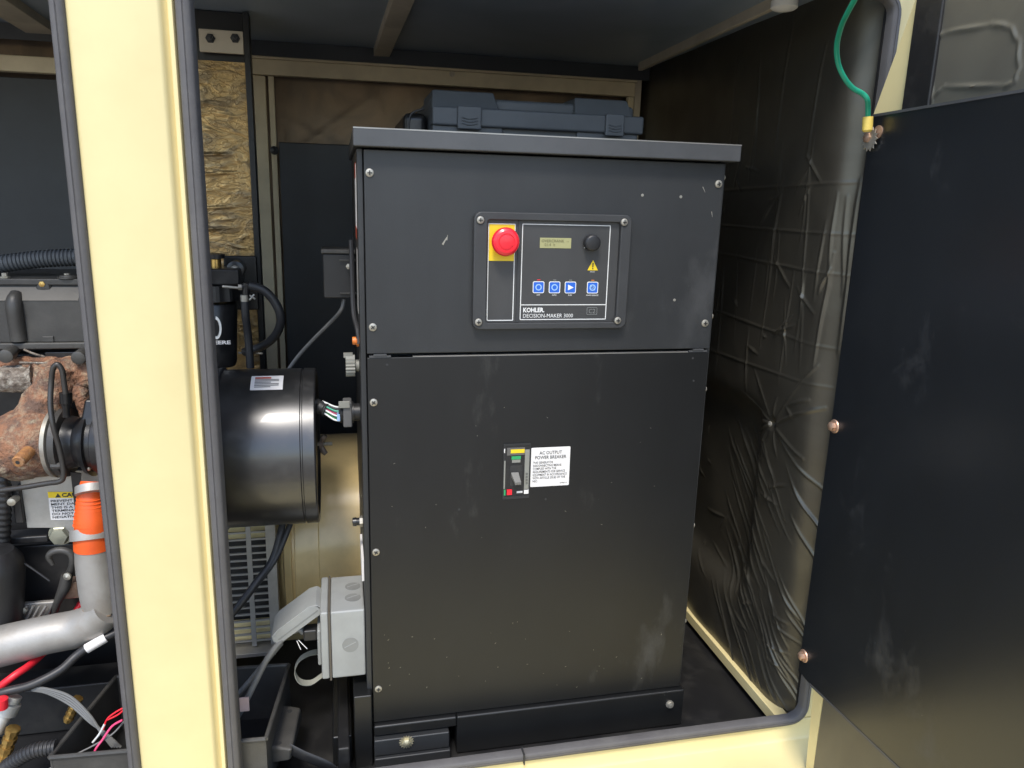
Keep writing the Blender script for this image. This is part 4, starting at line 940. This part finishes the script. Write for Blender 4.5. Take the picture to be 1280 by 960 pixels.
cc = ct + dirx * .066
obj('compressor_housing', MB().lathe(cc, cc + dirx, [(0, .05), (.002, .066), (.012, .070), (.014, .062), (.022, .062), (.026, .069), (.05, .072), (.075, .066), (.085, .05), (.088, .02)], 48), engined, en)
bq = tcx + Vector((.02, -.075, -.045))
nz0, nz1 = E(36, 564, YE - .14), E(22, 578, YE - .18)
obj('rusty_nipple', MB().lathe(nz1, nz0, [(0, .004), (.0003, .0100), (.002, .0118), (.008, .0115), (.010, .0124), ((nz1 - nz0).length, .0120)], 16), rustn, en)
obj('nipple_bore', MB().lathe(nz1 - (nz0 - nz1).normalized() * .0006, nz1, [(0, .004), (.0005, 0)], 12), ink, en)
obj('band_bolt', MB().tube([E(56, 577, YE - .13), E(66, 576, YE - .13), E(72, 574, YE - .13)], .006, 12).lathe(E(64, 582, YE - .135), E(75, 582, YE - .135), [(0, .007), (.02, .007)], 10), enginep, en)
q = E(97, 503, YE - .125); q2 = E(122, 537, YE - .125)
obj('actuator_cover', MB().prism([(q.x - .004, q.y, q2.z - .004), (q2.x, q.y, q2.z - .004), (q2.x, q.y + .02, q.z), (q.x + .006, q.y + .02, q.z)], (0, .05, 0)), engined, en, bevel=.005, bseg=3)
cbq = E(110, 586, YE - .13); obj('cover_screw', MB().lathe(cbq + Vector((0, .02, 0)), cbq + Vector((0, -1, 0)), [(0, .006), (.018, .006), (.022, .004), (.023, 0)], 8), steel, en)
# sensor and formed tube
sq = E(82, 490, YE - .12); sr = E(83, 520, YE - .12)
obj('sensor', MB().lathe(sq, sr, [(0, .008), (.001, .0115), (.022, .0115), (.023, .009), (.028, .009), (.034, .007), (.05, .0075)], 16), engined, en)
pt = [(82, 492, 0), (80, 478, 0), (78, 464, 0), (74, 457, 0), (70, 456, 0), (66, 462, 0), (64, 480, 0), (63, 505, -.01), (66, 530, -.02), (74, 560, -.02), (79, 585, -.02), (79, 597, -.02), (74, 602, -.02), (60, 604, -.015), (30, 609, -.01), (0, 613, 0), (-25, 616, 0)]
obj('formed_tube', MB().tube([E(px, py, YE - .14 + dy) for px, py, dy in pt], .0052, 12), mat('tube_grey', (.07, .066, .062), .38, .5), en)
obj('bracket_strip', MB().prism([E(88, 590, YE - .09), E(101, 592, YE - .09), E(100, 630, YE - .09), E(95, 650, YE - .09)], (0, .004, 0)), engined, en)
# plate with caution label
pc = [E(25, 588, YE - .05), E(25, 600, YE - .05), E(34, 660, YE - .05), E(80, 660, YE - .05), E(86, 672, YE - .05), E(140, 672, YE - .05), E(140, 588, YE - .05)]
pt_ = obj('galvanised_plate', MB().prism(pc, (0, .003, 0)), zincp, en, bevel=.001)
yl = YE - .0512
la, lb, lc, ld = E(60, 614.5, yl), E(60, 622.5, yl), E(64, 649.5, yl), E(112, 649.5, yl)
obj('caution_label', MB().prism([E(60.5, 622.5, yl), E(63.5, 650, yl), E(112, 650, yl), E(110, 622.5, yl)], (0, .0008, 0)), labelw, pt_)
obj('caution_header', MB().prism([E(59.5, 615, yl), E(60.5, 622.4, yl), E(110, 622.4, yl), E(110, 615, yl)], (0, .0008, 0)), yel, pt_)
ut = (E(59.5, 615, yl) - E(63.5, 650, yl)).normalized(); ut = Vector((ut.x, 0, ut.z)).normalized(); rt = Vector((ut.z, 0, -ut.x))
q = E(77, 616.3, yl - .0002); w_ = (E(118, 616, yl) - E(77, 616, yl)).length; text('lettering', 'CAUTION', q, rt, ut, w_, s * 5.2, ink, pt_, .03)
q = E(69, 622, yl - .0006); obj('caution_triangle', MB().prism([q, q + rt * .011, q + rt * .0055 + ut * .009], (0, .0004, 0)), ink, pt_)
q = E(63, 625, yl - .0002); text('lettering', 'PREVENT EQUIP-\nMENT DAMAGE.\nTHIS IS A POSITIVE\nTERMINAL ONLY.\nDO NOT ATTACH\nNEGATIVE LEAD.', q, rt, ut, s * 48, s * 23.5, ink, pt_, .012)
# lower block details
obj('side_casting', MB().box(E(-60, 700, YE - .02).x, E(98, 700, YE - .02).x, YE - .02, YE + .06, E(20, 770, YE).z, E(20, 678, YE).z), engined, en, bevel=.006)
obj('casting_ledge', MB().box(E(-60, 700, YE - .05).x, E(62, 700, YE - .05).x, YE - .045, YE + .0, E(20, 681, YE - .045).z, E(20, 672, YE - .045).z), engined, en, bevel=.004)
q = E(71, 674, YE - .07); obj('head_bolt', MB().lathe(q + Vector((0, .03, 0)), q + Vector((0, -1, 0)), [(0, .021), (.012, .021), (.014, .0185), (.022, .0175), (.0225, .014), (.023, 0)], 6).lathe(q + Vector((0, .03, 0)), q + Vector((0, -1, 0)), [(0, .024), (.006, .024), (.007, .016)], 24), mat('olive_zinc', (.42, .42, .33), .4, .7), en)
pth = [(66, 706, 0), (61, 696, 0), (66, 690, 0), (77, 688, 0), (88, 692, 0), (91, 702, 0), (88, 714, .01), (82, 722, .02)]
obj('lifting_loop', MB().tube([E(px, py, YE - .09 + dy) for px, py, dy in pth], [.004, .0065, .0072, .0072, .0072, .0072, .0075, .008], 12), enginep, en)
obj('loop_boot', MB().tube([E(84, 718, YE - .075), E(80, 735, YE - .075), E(72, 752, YE - .075), E(66, 772, YE - .07)], [.012, .012, .008, .007], 12), enginep, en)
q = E(84, 721, YE - .095); obj('boot_bolt', MB().lathe(q + Vector((0, .004, 0)), q + Vector((-.2, -1, 0)), [(0, .008), (.004, .008), (.005, .005), (.008, 0)], 12), steel, en)
obj('terminal', MB().box(E(78, 740, YE - .06).x, E(98, 740, YE - .06).x, YE - .06, YE - .03, E(85, 749, YE - .06).z, E(85, 728, YE - .06).z), copperb, en, bevel=.003)
# flywheel teeth hint behind pipe
# starter
stq = E(-14, 735, YE - .10); obj('starter_motor', MB().lathe(E(-10, 800, YE - .10), E(-8, 670, YE - .10), [(0, .055), (.16, .057), (.185, .052), (.205, .035), (.21, 0)], 40), blackp, en)
obj('starter_bracket', MB().prism([E(12, 770, YE - .08), E(26, 755, YE - .08), E(68, 752, YE - .08), E(55, 785, YE - .08), E(18, 782, YE - .08)], (0, .012, 0)), alum, en, bevel=.003)
bk = MB()
for k in range(4): bk.tube([E(24 + k * 7, 780 - k, YE - .09), E(34 + k * 8, 757, YE - .09)], .0028, 8)
obj('bracket_rib', bk, alum, en)
q = E(30, 762, YE - .09); obj('bracket_bolt', MB().lathe(q, q + Vector((0, -1, 0)), [(0, .009), (.006, .008), (.008, 0)], 6), steel, en)
obj('side_clamp', MB().box(E(14, 620, YE - .06).x, E(28, 640, YE - .06).x, YE - .06, YE, E(20, 655, YE - .06).z, E(20, 612, YE - .06).z), engined, en, bevel=.003)
q = E(15, 627, YE - .08); obj('side_bolt', MB().lathe(q, q + Vector((0, -1, 0)), [(-.02, .008), (.004, .008), (.006, 0)], 12), steel, en)
obj('side_hose', MB().tube([E(4, 590, YE - .07), E(5, 630, YE - .07), E(4, 680, YE - .06)], .014, 14, ridges=12), blackp, en)
obj('lower_engine_strap', MB().tube([E(0, 688, YE - .09), E(30, 704, YE - .09), E(62, 726, YE - .09)], .0022, 8), hosem, en)
# thick loom over the engine
t1 = MB().tube([E(-40, 336, YE + .08), E(0, 330, YE + .06), E(30, 326, YE + .06), E(60, 323, YE + .06), E(110, 321, YE + .06)], .0185, 16, ridges=32)
tag(obj('wiring_loom', t1, casep), 'thick ribbed black wiring loom above the engine cover', 'cable')

# charge-air pipe and orange hose
cp_ = empty('charge_pipe', E(110, 760, .15), 'bare aluminium elbow pipe with orange hose beside the post', 'pipe')
YPp = .14
rp = MPP(YPp) * 24
obj('pipe', MB().tube([E(116, 668, YPp), E(119, 700, YPp), E(125, 735, YPp), E(129, 760, YPp)], [rp * .84, rp * .95, rp * 1.02, rp * .98], 32), alum, cp_)
obj('pipe', MB().tube([E(135, 762, YPp - .02), E(118, 776, YPp - .01), E(95, 786, YPp), E(60, 793, YPp), E(20, 803, YPp), E(-60, 822, YPp)], [rp * .8, rp * .95, rp, rp, rp * 1.05, rp * 1.1], 32), alum, cp_)
obj('weld_bead', MB().tube([E(104, 762, YPp - .022), E(112, 770, YPp - .034), E(124, 773, YPp - .04), E(138, 769, YPp - .03)], .0022, 8), mat('weld_brown', (.3, .22, .15), .6, .5), cp_)
ho = MB().tube([E(116, 602, YPp + .02), E(114, 620, YPp + .01), E(115, 650, YPp), E(116, 672, YPp), E(117, 684, YPp)], [rp * .56, rp * .66, rp * .80, rp * .90, rp * .93], 32)
hs = obj('orange_hose', ho, orange, cp_)
hr = MB()
for k in range(8):
    py = 621 + k * 4.6; rr_ = rp * (.68 + .0215 * k); c_ = E(114.5, py, YPp + .008 - k * .001); hr.lathe(c_ - Vector((0, 0, .0008)), c_ + Vector((0, 0, 1)), [(0, rr_ * 1.0), (.0008, rr_ * 1.025 + .0006), (.0016, rr_ * 1.0)], 32)
obj('hose_fold', hr, orange, hs)
for (pa, pb, f) in ((607, 617, .72), (660, 674, .97)):
    a_ = E(115.5, pb, YPp); b_ = E(114.8, pa, YPp + .008)
    obj('hose_clamp', MB().lathe(a_, b_, [(0, rp * f), (.0005, rp * f + .003), ((b_ - a_).length, rp * f * .97 + .003), ((b_ - a_).length + .0005, rp * f * .9)], 40), alum, cp_)

# cables and wires at bottom left
def cable(pts, r, mt, label, cat='cable', name='cable', **k):
    o = obj(name, MB().tube([P(px, py, y=y) for px, py, y in pts], r, 12, **k), mt); tag(o, label, cat); return o
cable([(-20, 872, .08), (0, 858, .08), (20, 843, .09), (40, 829, .12), (70, 800, .2), (88, 775, .24), (103, 752, .26)], .0075, redc, 'red battery cable passing behind the aluminium pipe')
cable([(-20, 872, .04), (10, 864, .04), (40, 856, .05), (75, 838, .07), (95, 820, .09), (115, 806, .1), (150, 788, .12)], .0085, hosem, 'thick black cable with a white sleeve below the aluminium pipe')
o = obj('cable_sleeve', MB().tube([P(108, 811, y=.095), P(120, 804, y=.099), P(132, 797, y=.105)], .0098, 12), labelw); tag(o, 'white printed sleeve on the thick black cable', 'sleeve')
fl4 = empty('ribbon_cable', P(100, 900, y=.02), 'grey flat ribbon of four wires crossing the battery box', 'cable')
for k in range(4):
    o_ = (k - 1.5) * 3.4
    obj('strand', MB().tube([P(40, 861 + o_ * .3, y=.05), P(60, 864 + o_ * .5, y=.05), P(88, 876 + o_, y=.04), P(112, 898 + o_ * .8, y=.02), P(128 + o_ * .4, 915, y=.01), P(146 + o_, 934, y=0)], .0028, 8), greyc, fl4)
cable([(153, 900, -.02), (140, 908, -.02), (128, 925, -.03), (118, 940, -.04), (105, 975, -.05)], .0022, pinkc, 'thin pink wire hanging over the battery box rim', 'wire', 'wire')
cable([(158, 883, 0), (145, 890, 0), (134, 899, 0), (129, 912, 0)], .0018, redc, 'thin red wire pair inside the battery box', 'wire', 'wire')
cable([(158, 884, 0), (148, 893, 0), (134, 900, 0)], .0018, redc, 'thin red wire below the first inside the battery box', 'wire', 'wire')
cable([(155, 902, -.01), (140, 918, -.02), (115, 933, -.03), (85, 948, -.04), (50, 968, -.05)], .0018, greyc, 'thin grey wire crossing the front of the battery box', 'wire', 'wire')
cable([(131, 905, 0), (124, 918, 0), (116, 928, 0)], .0022, white, 'short pale wire standing inside the battery box', 'wire', 'wire')
cable([(70, 934, -.03), (45, 938, -.03), (25, 947, -.03), (5, 962, -.03), (-10, 985, -.03)], .0145, hosem, 'ribbed grey conduit in the bottom left corner', 'conduit', 'conduit', ridges=22)
# brass fittings
def fitting(px, py, px2, py2, y, r, label):
    a_, b_ = P(px, py, y=y), P(px2, py2, y=y); L_ = (b_ - a_).length; pr = []; n = 5
    for k in range(n):
        t = L_ * k / n; pr += [(t, r * .8), (t + .001, r), (t + L_ / n * .55, r), (t + L_ / n * .6, r * .72)]
    pr.append((L_, r * .72))
    tag(obj('brass_fitting', MB().lathe(a_, b_, pr, 8), brass), label, 'fitting', 'brass pipe fittings')
fitting(17, 910, -2, 965, .02, .013, 'brass fitting at the left picture edge, larger of the two')
fitting(98, 872, 84, 902, .09, .010, 'brass fitting behind the battery box, smaller of the two')
vv = empty('drain_valve', P(3, 890, y=.04), 'steel valve with red cap in the bottom left corner', 'valve')
obj('valve_body', MB().lathe(P(18, 870, y=.05), P(-3, 912, y=.03), [(0, .014), (.012, .014), (.014, .019), (.035, .019), (.037, .012), (.07, .012)], 16), zincp, vv)
obj('valve_cap', MB().lathe(P(2, 872, y=.02), P(2, 888, y=.02), [(0, .006), (.002, .011), (.022, .011)], 16), redc, vv)
# silver block behind the manifold area + lower skid
tag(obj('skid_rail', MB().box(-1.9, -.46, .22, .30, -.09, .02), floorm, None, bevel=.004), 'black skid rail on the floor under the engine', 'rail')

# ---------------------------------------------------------------- fuel filter group between post and canister
ff = empty('fuel_filter', P(290, 400, y=.40), 'black fuel filter with hoses and fittings beside the foil column', 'filter')
YQ = .42
fc = P(266, 400, y=YQ)
obj('filter_bowl', MB().lathe(P(266, 455, y=YQ), P(266, 372, y=YQ), [(0, .05), (.01, .053), (.14, .053), (.145, .050)], 32), engined, ff)
cpk = MB(); a_ = P(266, 374, y=YQ); pr = []
for i in range(48): q_ = 2 * math.pi * i / 48; r = .060 if (i // 2) % 2 else .056; pr.append((a_.x + r * math.cos(q_), a_.y + r * math.sin(q_), a_.z))
cpk.prism(pr, (0, 0, .035)); obj('filter_collar', cpk, blackp, ff)
obj('filter_head', MB().box(P(250, 360, y=YQ).x, P(303, 360, y=YQ).x, YQ - .045, YQ + .05, P(266, 352, y=YQ).z - .004, P(266, 334, y=YQ).z), engined, ff, bevel=.005)
q = P(270, 333, y=YQ); obj('brass_cap', MB().lathe(q - Vector((0, 0, .01)), q + Vector((0, 0, 1)), [(0, .012), (.026, .012), (.028, .008)], 20), brass, ff)
obj('primer_cap', MB().lathe(q + Vector((0, 0, .018)), q + Vector((0, 0, 1)), [(0, .02), (.01, .021), (.012, .01)], 20), engined, ff)
obj('mount_plate', MB().box(P(275, 330, y=YQ).x, P(318, 330, y=YQ).x, YQ + .055, YQ + .065, P(300, 392, y=YQ).z, P(300, 322, y=YQ).z), powder_d, ff, bevel=.004)
q = P(294, 337, y=YQ); obj('eye_bolt', MB().lathe(q + Vector((0, .05, 0)), q + Vector((0, -1, 0)), [(0, .019), (.05, .019), (.052, .013)], 24), engined, ff)
obj('bolt', MB().lathe(q, q + Vector((0, -1, 0)), [(-.004, .010), (.006, .010), (.009, .007), (.01, 0)], 8), steel, ff)
obj('stud', MB().lathe(P(278, 358, y=YQ - .07), P(300, 360, y=YQ - .07), [(k * .002, .0034 if k % 2 else .0028) for k in range(20)], 8), steel, ff)
q = P(298, 359, y=YQ - .07); obj('nut', MB().lathe(q, q + Vector((1, 0, 0)), [(0, .007), (.008, .007)], 6), steel, ff)
obj('tee', MB().tube([P(303, 359, y=YQ - .07), P(311, 357, y=YQ - .07)], .008, 12).tube([P(308, 354, y=YQ - .07), P(307, 372, y=YQ - .07)], .008, 12), engined, ff)
q = P(306, 372, y=YQ - .07); obj('hose_clip', MB().lathe(q + Vector((0, 0, .006)), q - Vector((0, 0, 1)), [(0, .0095), (.014, .0095)], 16).tube([P(312, 369, y=YQ - .08), P(319, 374, y=YQ - .08)], .0022, 6).tube([P(312, 375, y=YQ - .08), P(318, 368, y=YQ - .08)], .0022, 6), steel, ff)
obj('hose', MB().tube([P(306, 374, y=YQ - .07), P(307, 395, y=YQ - .07), P(310, 420, y=YQ - .06), P(313, 460, y=YQ - .06)], .0085, 12), hosem, ff)
obj('hose', MB().tube([P(311, 357, y=YQ - .07), P(328, 362, y=YQ - .07), P(341, 374, y=YQ - .07), P(350, 392, y=YQ - .07), P(349, 410, y=YQ - .06), P(340, 424, y=YQ - .04), P(325, 434, y=YQ - .02), P(305, 440, y=YQ)], .0098, 14), hosem, ff)
lgo = MB().lathe((0, 0, 0), (0, -1, 0), [(0, 1)], 3) if False else None
cy = YQ - .0545
q = P(269.5, 410, y=cy); ov = MB(); n = 28
ov.prism([(q.x + .012 * math.cos(2 * math.pi * i / n), cy + (.0105 if False else .004) , q.z + .026 * math.sin(2 * math.pi * i / n)) for i in range(n)], (0, -.0006, 0))
ov2 = MB().prism([(q.x + .007 * math.cos(2 * math.pi * i / n), cy + .0038, q.z + .019 * math.sin(2 * math.pi * i / n)) for i in range(n)], (0, -.0016, 0))
badge = obj('filter_badge', ov, white, ff); obj('badge_centre', ov2, engined, badge)
text('lettering', 'DEERE', P(260, 426, y=cy), XR, ZU, MPP(cy) * 26, MPP(cy) * 4.5, labelw, ff, .03)
for px in (304, 322):
    tag(obj('pipe_stub', MB().tube([P(px - 6, 441, y=.45), P(px + 6, 442, y=.45)], .003, 8), steel), ('short bright pipe end above the canister, left of two', 'short bright pipe end above the canister, right of two')[px > 310], 'pipe', 'bright pipe ends above the canister')
# low clutter on the floor beside the cabinet: skid beam
tag(obj('skid_beam', MB().box(P(422, 900, z=-.0).x, -.05, -.05, .6, -.09, -.01), floorm, None, bevel=.004), 'black floor beam left of the control cabinet', 'beam')
cable([(360, 935, -.03), (380, 945, -.04), (410, 958, -.05), (430, 975, -.05)], .012, floorm, 'flat black strap on the floor beside the battery box', 'strap', 'floor_strap', flat=.3)
